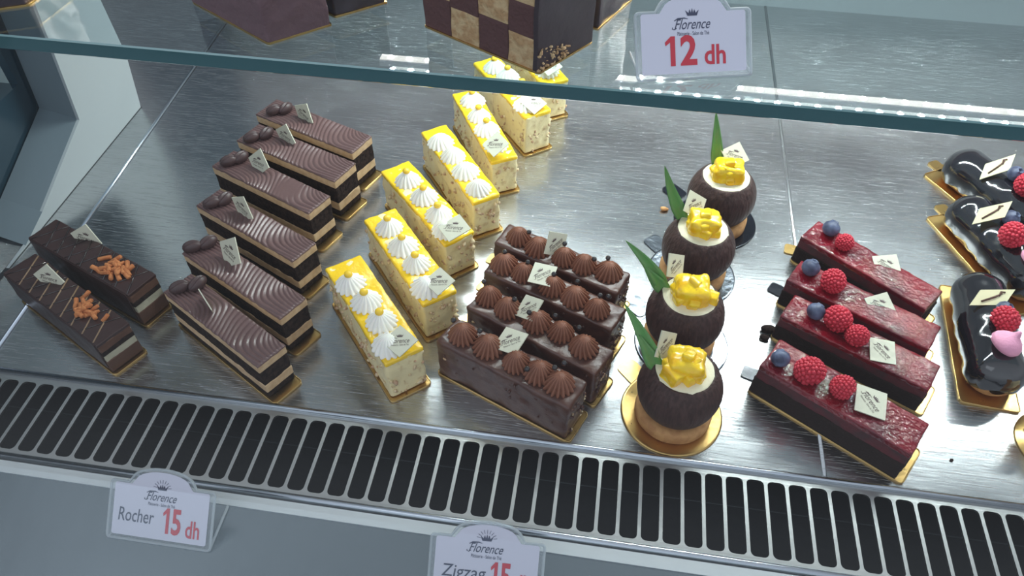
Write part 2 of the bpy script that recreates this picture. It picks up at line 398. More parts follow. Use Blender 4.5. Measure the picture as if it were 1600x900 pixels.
# cake footprints [length, width, height, x, y, turn], garnish spots in each cake's own frame, plaque poses
DATA = {'PL': {'Y0': {'c': [20.865, 2.986, 3.606], 'x': [0.979, 0.205, 0.018], 'y': [-0.205, 0.967, 0.153], 's': 1.301}, 'Y1': {'c': [21.943, 7.289, 3.6], 'x': [0.99, 0.114, 0.088], 'y': [-0.131, 0.968, 0.214], 's': 1.244}, 'Y2': {'c': [21.936, 11.479, 3.627], 'x': [0.973, -0.135, 0.187], 'y': [0.107, 0.983, 0.152], 's': 1.459}, 'Y4': {'c': [23.016, 19.573, 3.607], 'x': [0.966, -0.1, 0.236], 'y': [-0.008, 0.908, 0.419], 's': 1.31}, 'Y5': {'c': [24.833, 24.492, 3.604], 'x': [0.97, 0.221, -0.096], 'y': [-0.174, 0.918, 0.358], 's': 1.29}, 'K0': {'c': [26.317, 4.071, 3.314], 'x': [0.891, 0.364, 0.271], 'y': [-0.369, 0.929, -0.031], 's': 1.361}, 'K1': {'c': [26.934, 6.507, 3.204], 'x': [0.814, 0.226, 0.535], 'y': [-0.292, 0.956, 0.04], 's': 1.283}, 'K2': {'c': [27.344, 9.015, 3.207], 'x': [0.828, 0.521, 0.209], 'y': [-0.549, 0.83, 0.104], 's': 1.307}, 'K3': {'c': [27.798, 11.505, 3.207], 'x': [0.627, 0.753, 0.201], 'y': [-0.431, 0.119, 0.895], 's': 1.317}, 'B0': {'c': [46.823, 13.774, 2.113], 'x': [0.816, -0.566, -0.116], 'y': [0.572, 0.763, 0.301], 's': 1.37}, 'B1': {'c': [45.929, 10.577, 2.103], 'x': [0.919, -0.387, -0.077], 'y': [0.386, 0.841, 0.378], 's': 1.278}, 'B2': {'c': [45.487, 7.326, 2.109], 'x': [0.677, -0.701, -0.223], 'y': [0.731, 0.675, 0.098], 's': 1.326}, 'B3': {'c': [44.172, 3.632, 2.533], 'x': [0.554, -0.811, -0.191], 'y': [0.824, 0.566, -0.012], 's': 1.507}, 'R0': {'c': [0.802, 8.252, 2.715], 'x': [0.976, -0.105, -0.191], 'y': [0.212, 0.269, 0.939], 's': 1.386}, 'R1': {'c': [0.396, 5.01, 2.706], 'x': [0.991, -0.077, -0.105], 'y': [0.122, 0.268, 0.956], 's': 1.315}, 'L0': {'c': [9.679, 21.057, 3.407], 'x': [0.801, -0.514, -0.307], 'y': [0.375, 0.03, 0.926], 's': 1.32}, 'L1': {'c': [9.309, 18.528, 3.408], 'x': [0.861, -0.495, -0.115], 'y': [0.192, 0.108, 0.975], 's': 1.33}, 'L2': {'c': [8.585, 15.654, 3.408], 'x': [0.899, -0.437, 0.03], 'y': [0.167, 0.405, 0.899], 's': 1.322}, 'L3': {'c': [9.191, 11.438, 3.417], 'x': [0.808, -0.522, -0.274], 'y': [0.318, -0.006, 0.948], 's': 1.397}, 'L4': {'c': [9.937, 7.805, 3.429], 'x': [0.798, -0.592, -0.114], 'y': [0.362, 0.319, 0.876], 's': 1.484}, 'N0': {'c': [37.908, 19.482, 4.604], 'x': [0.974, -0.133, -0.181], 'y': [0.212, 0.809, 0.548], 's': 1.287}, 'N1': {'c': [35.419, 14.467, 4.606], 'x': [0.726, 0.687, -0.034], 'y': [-0.417, 0.48, 0.772], 's': 1.301}, 'N2': {'c': [34.349, 9.415, 4.599], 'x': [0.506, 0.853, 0.127], 'y': [-0.519, 0.184, 0.835], 's': 1.241}, 'N3': {'c': [33.918, 3.959, 4.608], 'x': [0.554, 0.832, 0.038], 'y': [-0.344, 0.187, 0.92], 's': 1.317}}, 'F': {'Y0': [[[-1.96, -0.34], [-0.36, -0.16], [1.31, -0.05], [2.97, -0.52]]], 'Y1': [[[-2.38, -0.07], [-0.55, -0.03], [1.09, -0.01], [2.93, -0.32]]], 'Y2': [[[-2.13, -0.05], [-0.2, 0.03], [1.65, -0.05], [3.28, -0.33]]], 'Y3': [[[-2.21, -0.34], [-0.55, -0.15], [1.23, -0.09], [3.13, -0.09]]], 'Y4': [[[-2.63, 0.12], [-0.74, -0.05], [0.86, -0.06], [2.64, -0.08]]], 'Y5': [[[-2.41, -0.02], [-0.94, 0.27], [1.05, 0.42], [2.75, -0.36]]], 'K0': [[[-2.9, 0.04], [-1.36, 0.1], [0.38, 0.02], [1.67, 0.08], [2.81, 0.04]], [[-3.49, 0.11], [-1.96, 0.25], [1.3, -0.51], [2.4, 0.28], [2.65, 0.76]]], 'K1': [[[-3.34, 0.24], [-2.0, 0.14], [-0.22, 0.25], [1.19, 0.36], [2.67, 0.22]], [[-3.8, 0.47], [-1.73, 0.36], [-0.59, 0.03], [0.65, 0.62], [2.09, 0.63]]], 'K2': [[[-3.24, 0.09], [-1.95, 0.06], [-0.11, 0.04], [1.34, 0.04], [2.74, -0.08]], [[-3.38, 0.33], [-1.87, 0.33], [-0.19, 0.31], [1.16, 0.53], [2.67, 0.28], [3.08, 0.44]]], 'K3': [[[-2.85, 0.08], [-1.44, -0.09], [0.24, -0.04], [1.45, 0.03], [2.88, 0.23]], [[-2.18, 0.12], [0.03, 0.31], [2.01, 0.07], [2.63, 0.54]]], 'B0': [[[-2.9, 0.39]], [[-1.74, -0.01]]], 'B1': [[[-3.25, 0.25]], [[-1.82, -0.03]]], 'B2': [[[-2.55, 0.04]], [[-1.39, 0.15], [-0.16, -0.23]]], 'B3': [[[-3.27, -0.42]], [[-1.79, -0.28], [-0.12, -0.04]]], 'R0': [[[2.3, 0.04]]], 'R1': [[[1.87, 0.11]]], 'L0': [[[-3.05, -0.34], [-2.5, 0.24]]], 'L1': [[[-3.12, -0.6], [-2.58, 0.25]]], 'L2': [[[-3.22, -0.24], [-2.86, 0.44]]], 'L3': [[[-3.16, -0.37], [-2.79, 0.31]]], 'L4': [[[-3.7, -0.39], [-3.26, 0.37]]], 'L5': [[[-3.31, -0.23], [-2.77, 0.61]]]}, 'I': {'L': [[8.29, 2.12, 3.03, 10.41, 20.5, -0.38], [8.18, 2.14, 3.07, 10.22, 17.52, -0.38], [8.21, 1.93, 3.01, 9.6, 14.55, -0.42], [8.19, 1.84, 2.92, 10.06, 10.76, -0.46], [8.16, 1.89, 2.87, 10.9, 6.76, -0.49], [7.98, 1.8, 2.88, 11.06, 3.63, -0.53]], 'R': [[8.62, 1.91, 2.61, 1.67, 7.07, -0.4], [8.83, 1.97, 2.1, 1.71, 4.04, -0.48]], 'Y': [[7.83, 2.24, 3.07, 18.66, 5.48, -0.87], [7.87, 2.17, 2.95, 19.59, 9.72, -0.88], [8.01, 2.12, 2.89, 19.54, 14.39, -0.83], [8.11, 1.97, 2.96, 20.82, 18.29, -0.94], [8.28, 1.7, 2.86, 21.66, 22.69, -1.06], [7.95, 2.16, 3.16, 22.87, 27.07, -0.92]], 'K': [[7.94, 1.98, 2.83, 26.41, 3.21, -0.41], [8.17, 2.01, 2.08, 27.52, 5.72, -0.45], [8.21, 1.85, 2.08, 28.02, 8.61, -0.41], [8.01, 1.94, 2.5, 28.17, 11.09, -0.38]], 'B': [[7.95, 2.2, 1.76, 45.87, 13.9, -0.67], [8.05, 2.21, 1.78, 44.97, 10.66, -0.52], [8.07, 2.17, 1.28, 44.47, 8.08, -0.51], [7.94, 2.47, 2.01, 42.96, 4.1, -0.56]]}}

# ------------------------------------------------------------------ the display case (setting)
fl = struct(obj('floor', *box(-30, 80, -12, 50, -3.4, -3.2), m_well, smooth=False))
# deck made of three steel sheets with a raised bead between neighbours
def panel(pts, m=m_steel, z0=-0.25):
    v, f = prism(pts, z0, 0.0)
    return obj('steel_panel', v, f, m, fl, smooth=False)
fl.location = (0, 0, 0)
panel([(-1.85, 0.62), (42.28, 0.62), (42.78, 48), (-3.95, 48)])
panel([(42.5, 0.62), (76, 0.62), (76, 48), (43.0, 48)])
panel([(-26, 0.62), (-2.15, 0.62), (-4.25, 48), (-26, 48)])
struct(obj('trim_1', *join(tube([(-2.0, 0.62, 0.0), (-4.1, 48, 0.0)], 0.13, 8)), m_roll))
struct(obj('trim_2', *join(tube([(42.39, 0.62, -0.06), (42.89, 48, -0.06)], 0.12, 8)), m_steel))

# vent grille: frame, one bar between every two slots
gr = thing('vent_grille', 'long slotted steel air vent grille running along the front of the deck', 'vent grille', (0, 0, 0))
I0, I1 = -5, 62
obj('frame', *box(I0, I1, 0.0, 0.36, -0.16, -0.04), m_grille, gr, smooth=False)
obj('frame', *box(I0, I1, -4.16, -3.91, -0.16, -0.04), m_grille, gr, smooth=False)
def barshape():
    r = 0.24; hw = 0.085; P = []
    # right side from bottom to top, with rounded fillets into the frames
    R_ = [(0.5, -3.91)] + [(hw + r - r * math.sin(a) if False else hw + r * (1 - math.sin(a)), -3.91 + r * (1 - math.cos(a))) for a in np.linspace(0, PI / 2, 6)]
    R_ = [(0.5, -3.94), (0.5, -3.91)] + [(hw + r * (1 - math.sin(a)), -3.91 + r * (1 - math.cos(a))) for a in np.linspace(0, PI / 2, 6)]
    up = [(x, -3.91 - y) for x, y in R_[::-1]]
    Rt = R_ + up
    Lf = [(-x, y) for x, y in Rt[::-1]]
    return Rt + Lf
BV, BF = prism(barshape(), -0.15, -0.038)
b0 = None
for i in range(I0 + 1, I1):
    if b0 is None: b0 = obj('bar', BV, BF, m_grille, gr, (i + 0.5, 0, 0), smooth=False)
    else: share(b0, 'bar', gr, loc=(i + 0.5, 0, 0))
obj('rolled_lip', *move(tube([(I0, 0.47, 0.03), (I1, 0.47, 0.03)], 0.15, 12), sc=(1, 1, 1)), m_roll, gr)
obj('rolled_lip', *tube([(I0, -4.29, -0.02), (I1, -4.29, -0.02)], 0.17, 12), m_roll, gr)
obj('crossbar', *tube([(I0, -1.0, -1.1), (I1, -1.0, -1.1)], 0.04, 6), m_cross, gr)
struct(obj('trim_3', *join(box(I0, I1, 0.36, 0.62, -0.4, -0.08), box(I0, I1, -4.56, -4.16, -3.2, -0.16)), m_grille, smooth=False))
# white channel that holds the front pane, then the front ledge
struct(obj('trim_4', *box(-20, 75, -5.17, -4.57, -0.5, 0.05), m_white, smooth=False))
struct(obj('trim_5', *box(-20, 75, -16, -5.17, -0.5, 0.0), m_ledge, smooth=False))
# front pane, standing in the channel and leaning out over the ledge
v, f = box(-20, 75, -0.04, 0.04, 0, 0.001)
gz = 37.0; gy = -14.0
gv = [(-20, -10.6, 0.0), (75, -10.6, 0.0), (75, gy, gz), (-20, gy, gz)]
struct(obj('window_1', np.array(gv), [(0, 1, 2, 3)], m_front, smooth=False))
# left end panel: pale steel sheet with a bent front edge and a grey folded return
prof = [(3.4, -0.2), (9.4, 0.15), (11.8, 0.82), (18.25, 3.3), (18.8, 7.8), (19.9, 17.0), (24.3, 17.0), (25.25, 4.0), (24.62, 0.45), (24.5, 0.0), (22, -0.2)]
pv = [(-4.95, y, z) for y, z in prof] + [(-5.15, y, z) for y, z in prof]
n = len(prof)
pf = [list(range(n)), list(range(n, 2 * n))[::-1]] + [(i, n + i, n + (i + 1) % n, (i + 1) % n) for i in range(n)]
struct(obj('wall_left', np.array(pv, float), pf, m_panel, smooth=False))
fr = prof[1:6]
rv = [(-4.96, y, z) for y, z in fr] + [(-8.1, y + 0.6, z + .2) for y, z in fr] + [(-4.96, y + .2, z - 0.12) for y, z in fr] + [(-8.1, y + .8, z + .08) for y, z in fr]
k = len(fr); rf = []
for i in range(k - 1):
    rf += [(i, i + 1, k + i + 1, k + i), (2 * k + i, 3 * k + i, 3 * k + i + 1, 2 * k + i + 1)]
rf += [(0, k, 3 * k, 2 * k), (k - 1, 3 * k - 1, 4 * k - 1, 2 * k - 1)[:4]]
struct(obj('trim_6', np.array(rv, float), rf, m_panel_side, smooth=False))
# glass end cheek outside the folded return
struct(obj('trim_7', *box(-10.0, -8.3, -4, 18.4, -0.3, 5.6), m_side_glass, smooth=False))
struct(obj('trim_8', *box(-8.9, -8.3, 18.4, 20.2, -0.3, 17.5), m_side_glass, smooth=False))
struct(obj('trim_9', *box(-15, -14.6, -4, 30, -0.3, 20), m_panel_side, smooth=False))
struct(obj('trim_10', *box(-5.2, -4.93, 3, 24.6, -0.2, 0.04), m_well, smooth=False))
struct(obj('trim_11', *box(-21, -9.5, 46.6, 47.4, 0, 26), m_side_glass, smooth=False))
struct(obj('wall_back', *box(-30, 80, 48, 48.6, -3.2, 12.4), m_back, smooth=False))

# glass shelf
sh = thing('glass_shelf', 'thick teal-edged glass shelf carrying cakes above the steel deck', 'shelf', (0, 0, 0))
Y0s, Z0s, Z1s = 8.22, 15.0, 15.75
sv, sf = box(-14, 72, Y0s + 0.06, 40.0, Z0s + 0.25, Z1s)   # clear faces at their apparent (refracted) spacing
obj('pane', sv, [sf[0], sf[1], sf[4]], m_glass, sh, smooth=False)
ev = [(-14, Y0s + .06, Z1s), (72, Y0s + .06, Z1s), (72, Y0s, Z1s - .07), (-14, Y0s, Z1s - .07), (72, Y0s, Z0s + .06), (-14, Y0s, Z0s + .06), (72, Y0s + .06, Z0s), (-14, Y0s + .06, Z0s)]
obj('polished_edge', np.array(ev), [(0, 3, 2, 1), (3, 5, 4, 2), (5, 7, 6, 4)], None, sh, smooth=False, mats=[m_bevel, m_edge], fm=[0, 1, 1])

# LED tape under the rear of the next shelf up
led = thing('led_tape', 'white LED light tape, mirrored as a dotted bright line in the glass shelf', 'light', (0, 0, 0))
LY, LZ = 31.5, 29.7
obj('housing', *box(12, 78, LY - 0.55, LY + 0.55, LZ + 0.06, LZ + 0.5), m_alu, led, smooth=False)
obj('diffuser', *box(12, 78, LY - 0.33, LY + 0.33, LZ, LZ + 0.06), e_strip, led, smooth=False)
d0 = None
DV, DF = lathe([(0.0, -0.06), (0.17, -0.05), (0.22, 0.0)], 10)
for i in range(44):
    x = 12.8 + 1.48 * i
    if d0 is None: d0 = obj('led', DV, DF, e_dot, led, (x, LY, LZ - 0.01))
    else: share(d0, 'led', led, loc=(x, LY, LZ - 0.01))

# ------------------------------------------------------------------ shared garnish builders
def logo_mesh(w, z, small=True, cx=0.0, cy=0.0):
    p = [text('Florence', cx - w / 2, cx + w / 2, cy - 0.13 * w, 0.27 * w, z, shear=0.45)]
    p.append(ribbon([(cx - 0.5 * w, cy + 0.10 * w), (cx - 0.40 * w, cy + 0.155 * w), (cx - 0.22 * w, cy + 0.165 * w), (cx - 0.12 * w, cy + 0.14 * w)], [.02 * w, .035 * w, .03 * w, .01 * w], z + .012))
    p.append(ribbon([(cx - 0.44 * w, cy - 0.09 * w), (cx - 0.5 * w, cy - 0.13 * w), (cx - 0.56 * w, cy - 0.11 * w), (cx - 0.55 * w, cy - 0.07 * w)], [.02 * w] * 4, z + .012))
    c = 0.30 * w; b = cy + 0.22 * w
    cr = [(-.13, 0), (.13, 0), (.19, .15), (.10, .07), (.065, .17), (.03, .07), (0, .20), (-.03, .07), (-.065, .17), (-.10, .07), (-.19, .15)]
    v = [(cx + x * w, b + y * w, z + .012) for x, y in cr]
    p.append((np.array(v), [(0, 1, 3), (1, 2, 3), (0, 3, 5), (3, 4, 5), (0, 5, 7), (5, 6, 7), (0, 7, 9), (7, 8, 9), (0, 9, 10)]))
    if small: p.append(text('Pâtisserie - Salon de Thé', cx - 0.42 * w, cx + 0.46 * w, cy - 0.29 * w, 0.10 * w, z))
    return join(*p)
LOGO = logo_mesh(0.98, 0.03)
hh = 0.93
PLQ = prism([(0, hh), (-hh, 0), (0, -hh), (hh, 0)], -0.03, 0.03)
_pl = {}
def plaque(key, parent, PM):
    d = DATA['PL'][key]
    o = obj('logo_plaque', *PLQ, m_card, parent, smooth=False) if 'p' not in _pl else share(_pl['p'], 'logo_plaque', parent)
    _pl.setdefault('p', o)
    x = Vector(d['x']); y = Vector(d['y']); zz = x.cross(y).normalized(); y = zz.cross(x)
    R3 = Matrix((x, y, zz)).transposed()
    W = Matrix.Translation(Vector(d['c']) * S) @ R3.to_4x4()
    L = PM.inverted() @ W
    k = d['s'] / 1.315
    o.location = L.translation; o.rotation_euler = L.to_euler(); o.scale = (k, k, 1)
    t = obj('lettering', *LOGO, m_ink, o, smooth=False) if 't' not in _pl else share(_pl['t'], 'lettering', o)
    _pl.setdefault('t', t)
    return o
def kiss(r, h, nr, depth, twist, tip=0.10, rings=16, peak=0.62, skirt=0.12):
    pr = []
    for k in range(rings + 1):
        t = k / rings
        rr = r * ((1 - t) ** peak * (1 - tip) + tip * (1 - t) ** 0.2) if t < 1 else 0.0
        if t < 0.12: rr = r * (1 - skirt * (0.12 - t) / 0.12)
        pr.append((rr, h * (t ** 1.05)))
    def rg(a, t):
        w = (1 - t) ** 0.3
        s = abs(math.sin((a * nr + twist * t * 4) / 2)) ** 0.8
        return 1 + depth * w * (s - 0.5) * 2
    return lathe(pr, nr * 7, rg)
MER = [kiss(0.84, 0.78, 15, 0.13, tw) for tw in (1.2, -1.0, 0.6)]
ROS = [kiss(0.72, 0.86, 17, 0.20, tw, peak=0.50) for tw in (0.5, -0.6, 1.4)]
PEARL = ico(2)
_cache = {}
def garnish(name, key, vf, m, parent, loc, rot=(0, 0, 0), sc=(1, 1, 1)):
    if key in _cache: o = share(_cache[key], name, parent, loc, rot, sc)
    else:
        o = obj(name, *vf, m, parent, loc); o.rotation_euler = rot; o.scale = sc; _cache[key] = o
    return o
def board(k, L, W, x, y, th, label, m, group, tab=True, off=(0.0, 0.0), tabm=None, trot=0.0):
    t = thing('cake_board', label, 'cake board', (x, y, 0), th, group)
    obj('card', *prism(rrect(L, W, 0.22, 5, off[0], off[1]), 0.0, 0.09), m, t, smooth=False)
    lip = rrect(L, W, 0.22, 5, off[0], off[1]); lip3 = [(a, b, 0.10) for a, b in lip + lip[:1]]
    obj('rim', *tube(lip3, 0.035, 6, False), m, t)
    if tab:
        obj('pull_tab', *prism([(a * math.cos(trot) - b * math.sin(trot) - L / 2 + off[0], a * math.sin(trot) + b * math.cos(trot)) for a, b in rrect(1.1, 0.85, 0.18, 5, -0.35, 0)], 0.01, 0.09), tabm or m, t, smooth=False)
    return t
BT = 0.16
def item(key, k):
    L, W, H, x, y, th = DATA['I'][key][k]
    PM = Matrix.Translation(Vector((x * S, y * S, BT * S))) @ Matrix.Rotation(th, 4, 'Z')
    return L, W, H - BT, x, y, th, PM
ORD = {}
EDGE = ((-0.2344, 0.0933, 0.9676), (-0.6727, 0.7031, -0.2307), (-0.7018, -0.705, -0.1021))
# ------------------------------------------------------------------ layered coffee cakes with combed chocolate tops
Lw = ['rearmost layered coffee cake with combed chocolate top, furthest up the left row',
      'second layered coffee cake from the back, wavy combed top, under a leaning plaque',
      'third layered coffee cake from the back, its combed top smooth and bare near the end',
      'fourth layered coffee cake from the back, third from the grille, in the left row',
      'second layered coffee cake from the front, plaque upright facing the glass',
      'frontmost layered coffee cake, nearest the vent grille, its plaque seen edge-on as a white sliver']
Lb = ['gold board under the rearmost layered coffee cake', 'gold board under the second layered coffee cake from the back',
      'gold board under the third layered coffee cake from the back', 'gold board under the fourth layered coffee cake from the back',
      'gold rounded board under the second layered coffee cake from the front', 'gold rounded board under the frontmost layered coffee cake by the grille']
def comb_top(L, W, z, seed):
    dx, dy = 0.032, 0.034
    nx, ny = int(L / dx), int(W / dy); V = []; F = []
    rnd = random.Random(seed); ph = rnd.uniform(-0.4, 0.4); b = rnd.uniform(0.5, 1.0)
    x0 = -1.25 + ph; x1 = 2.7 + ph
    sg = lambda q: 1 / (1 + math.exp(-q))
    bump = lambda x: sg((x - x0) * 2.3) * sg((x1 - x) * 2.0)       # where the comb was drawn across the cake
    G = [0.0]
    for i in range(nx + 1): G.append(G[-1] + 3.3 * bump(-L / 2 + L * i / nx) * L / nx)
    for i in range(nx + 1):
        x = -L / 2 + L * i / nx
        for j in range(ny + 1):
            y = -W / 2 + W * j / ny
            kk = 5.6 - 4.7 * bump(x)
            f_ = y * kk + G[i] + 0.35 * b * math.sin(2.2 * y + x)
            f_ += 0.25 * nz((x, y, 0), 0.7, seed)
            h = abs(math.sin(PI * f_)) ** 0.8 * 0.085
            if seed == 2:
                q = math.exp(-((x - 1.6) ** 2 / 1.3 + y * y / 1.5) ** 2); h = h * (1 - q) + 0.09 * q
            e = min(1, min(L / 2 - abs(x), W / 2 - abs(y)) / 0.09)
            h = h * (0.35 + 0.65 * e) - 0.03 * (1 - e) ** 2
            jx = 0.03 * nz((x, y, 1), 3, seed) * (1 - e); 
            V.append((x + jx, y + jx, z + h))
    w = ny + 1
    for i in range(nx):
        for j in range(ny):
            F.append((i * w + j, (i + 1) * w + j, (i + 1) * w + j + 1, i * w + j + 1))
    # skirt
    n0 = len(V)
    ring = [i * w for i in range(nx + 1)] + [nx * w + j for j in range(1, ny + 1)] + [i * w + ny for i in range(nx - 1, -1, -1)] + [j for j in range(ny - 1, 0, -1)]
    for q in ring: V.append((V[q][0], V[q][1], z - 0.07))
    m_ = len(ring)
    for a in range(m_):
        c = (a + 1) % m_; F.append((ring[c], ring[a], n0 + a, n0 + c))
    return np.array(V), F
BEAN = None
def bean_mesh():
    v, f = ico(4); v = v * np.array([0.36, 0.56, 0.36])
    out = []
    for p in v:
        t = math.exp(-((p[0] + 0.05 * math.sin(p[1] * 5)) / 0.07) ** 2) if p[2] > 0 else 0
        e = 1 - 0.38 * t
        out.append((p[0], p[1], p[2] * e))
    return np.array(out), f
BEAN = bean_mesh()
for k in range(6):
    L, W, H, x, y, th, PM = item('L', k)
    board(k, L + 0.55, W + 0.06, x, y, th, Lb[k], m_gold, 'gold boards under the layered coffee cakes', tab=False, off=(0.2, -0.02))
    t = thing('layered_cake', Lw[k], 'cake', (x, y, BT), th, 'layered coffee cakes in the left diagonal row')
    zs = [0, 0.155 * H, 0.36 * H, 0.79 * H, 0.975 * H]
    nm = ['sponge_layer', 'coffee_cream_layer', 'sponge_layer', 'coffee_cream_layer']
    for q in range(4):
        dk = q % 2 == 0
        sh_ = (0.0, 0.05, 0.02, 0.07)[q]
        o = obj(nm[q], *rbox(L - 0.10 + sh_, W - 0.08 + sh_, zs[q], zs[q + 1] + (0.02 if q < 3 else 0), 0.06, 0.16, 0.045 if dk else 0.03, 1.6, seed=k * 7 + q), m_sponge if dk else m_coffee, t)
    obj('combed_glaze', *comb_top(L, W, 0.975 * H + 0.03, k), m_glaze_L, t)
    for a, (bx, by) in enumerate(DATA['F']['L%d' % k][0]):
        rz = (0.5, 1.0)[a] + 0.2 * math.sin(k * 3)
        garnish('chocolate_bean', 'bean', BEAN, m_bean, t, (bx, max(-W / 2 + .35, min(W / 2 - .35, by)), H + 0.30), (0.12, 0.1, rz - PI * 0.35), (1, 1, 1))
    if k < 5: plaque('L%d' % k, t, PM)
    else:
        o = share(_pl['p'], 'logo_plaque', t)
        # stands up along the line of sight, so only its edge shows
        W_ = Matrix.Translation(Vector((10.072, 4.209, 3.300)) * S) @ Matrix(EDGE).transposed().to_4x4()
        L_ = PM.inverted() @ W_; o.location = L_.translation; o.rotation_euler = L_.to_euler()
        o['label'] = 'white plaque seen edge-on'
        share(_pl['t'], 'lettering', o)

# ------------------------------------------------------------------ crumble cakes (far left)
Rw = ['dark glazed cake with orange crumble, the rear one of the two at far left', 'dark glazed cake with orange crumble, the front one of the two at far left']
rnd = random.Random(5)
for k in range(2):
    L, W, H, x, y, th, PM = item('R', k)
    if k == 1: H += 0.3
    board(k, L + 0.2, W + 0.08, x, y, th, ('gold board under the rear crumble cake at far left', 'gold board under the front crumble cake at far left')[k], m_gold, 'gold boards under the crumble cakes', tab=False, off=(0.1, 0))
    t = thing('crumble_cake', Rw[k], 'cake', (x, y, BT), th, 'crumble topped chocolate cakes at far left')
    zs = [0, .36, .58, .72, .93, 1.0]
    ms = [m_rside, m_vcream, m_sponge, m_rside, m_rglaze]; nm = ['sponge_layer', 'cream_layer', 'sponge_layer', 'mousse_layer', 'dark_glaze']
    for q in range(5):
        w = 0.06 if q != 1 else 0.0
        o = obj(nm[q], *rbox(L - 0.12 + w, W - 0.12 + (w if q != 4 else .1), zs[q] * H, zs[q + 1] * H + 0.02, 0.05, 0.17, 0.05 if q < 4 else 0.02, 1.4, seed=30 + k * 7 + q), ms[q], t)
    # chocolate coating on the two long sides (the layers only show at the cut end)
    for s in (-1, 1):
        o = obj('side_coating', *rbox(L - 0.3, 0.10, 0.25 if s < 0 else 0.02, 0.98 * H, 0.04, 0.2, 0.03, 1.5, seed=3 + s), m_rglaze, t, (-0.12, s * (W / 2 - 0.02), 0))
    dz = H + 0.025; dr = []; dt = []
    for i in range(9):
        xx = -L / 2 + 0.3 + i * 0.98
        a = (xx, -W / 2 + .05); b = (xx + 0.95, W / 2 - .05)
        if b[0] < L / 2: dr.append(tube([(a[0], a[1], dz), ((a[0] + b[0]) / 2, 0, dz + .01), (b[0], b[1], dz)], 0.035, 6))
        a = (xx + 1.3, -W / 2 + .05); b = (xx + 0.1, W / 2 - .05)
        if a[0] < L / 2: (dt if k == 1 else dr).append(tube([(a[0], a[1], dz), (b[0], b[1], dz)], 0.045, 6))
    o = obj('dark_drizzle', *join(*dr), m_dkline, t)
    if dt: obj('tan_drizzle', *join(*dt), m_tan, t)
    cx, cy = DATA['F']['R%d' % k][0][0]
    for i in range(26):
        a = rnd.uniform(0, 2 * PI); r_ = rnd.uniform(0, 0.85) if i > 1 else 1.25
        ln = rnd.uniform(0.22, 0.38); rr = rnd.uniform(0.10, 0.14); c_ = rnd.uniform(-.06, .06)
        vf = tube([(-ln, 0, 0), (-ln * .9, 0, 0), (0, c_, 0), (ln * .9, 0, 0), (ln, 0, 0)], [rr * .7, rr, rr, rr, rr * .7], 8)
        o = obj('crumble_piece', *vf, m_crumb, t, (cx + r_ * math.cos(a) * 1.1, cy + r_ * math.sin(a) * 0.75, H + 0.12 + 0.26 * (1 - r_) * (i % 3) / 2))
        o.rotation_euler = (rnd.uniform(-.5, .5), rnd.uniform(-.5, .5), rnd.uniform(0, PI))
    plaque('R%d' % k, t, PM)

# ------------------------------------------------------------------ yellow glazed cakes with meringues
Yw = ['frontmost yellow glazed cake, closest to the vent grille, with white meringues',
      'second yellow glazed cake from the front, square plaque on its last meringue',
      'third yellow glazed cake from the front, plaque over its near end',
      'fourth yellow glazed cake from the front, four plain meringues and no plaque',
      'fifth yellow glazed cake from the front, just under the glass shelf edge',
      'sixth yellow glazed cake from the front, nutty side, half seen through the glass shelf',
      'rearmost yellow glazed cake, mostly hidden under the glass shelf']
Yi = DATA['I']['Y'] + [[7.9, 2.1, 3.1, 24.15, 31.0, -0.95]]
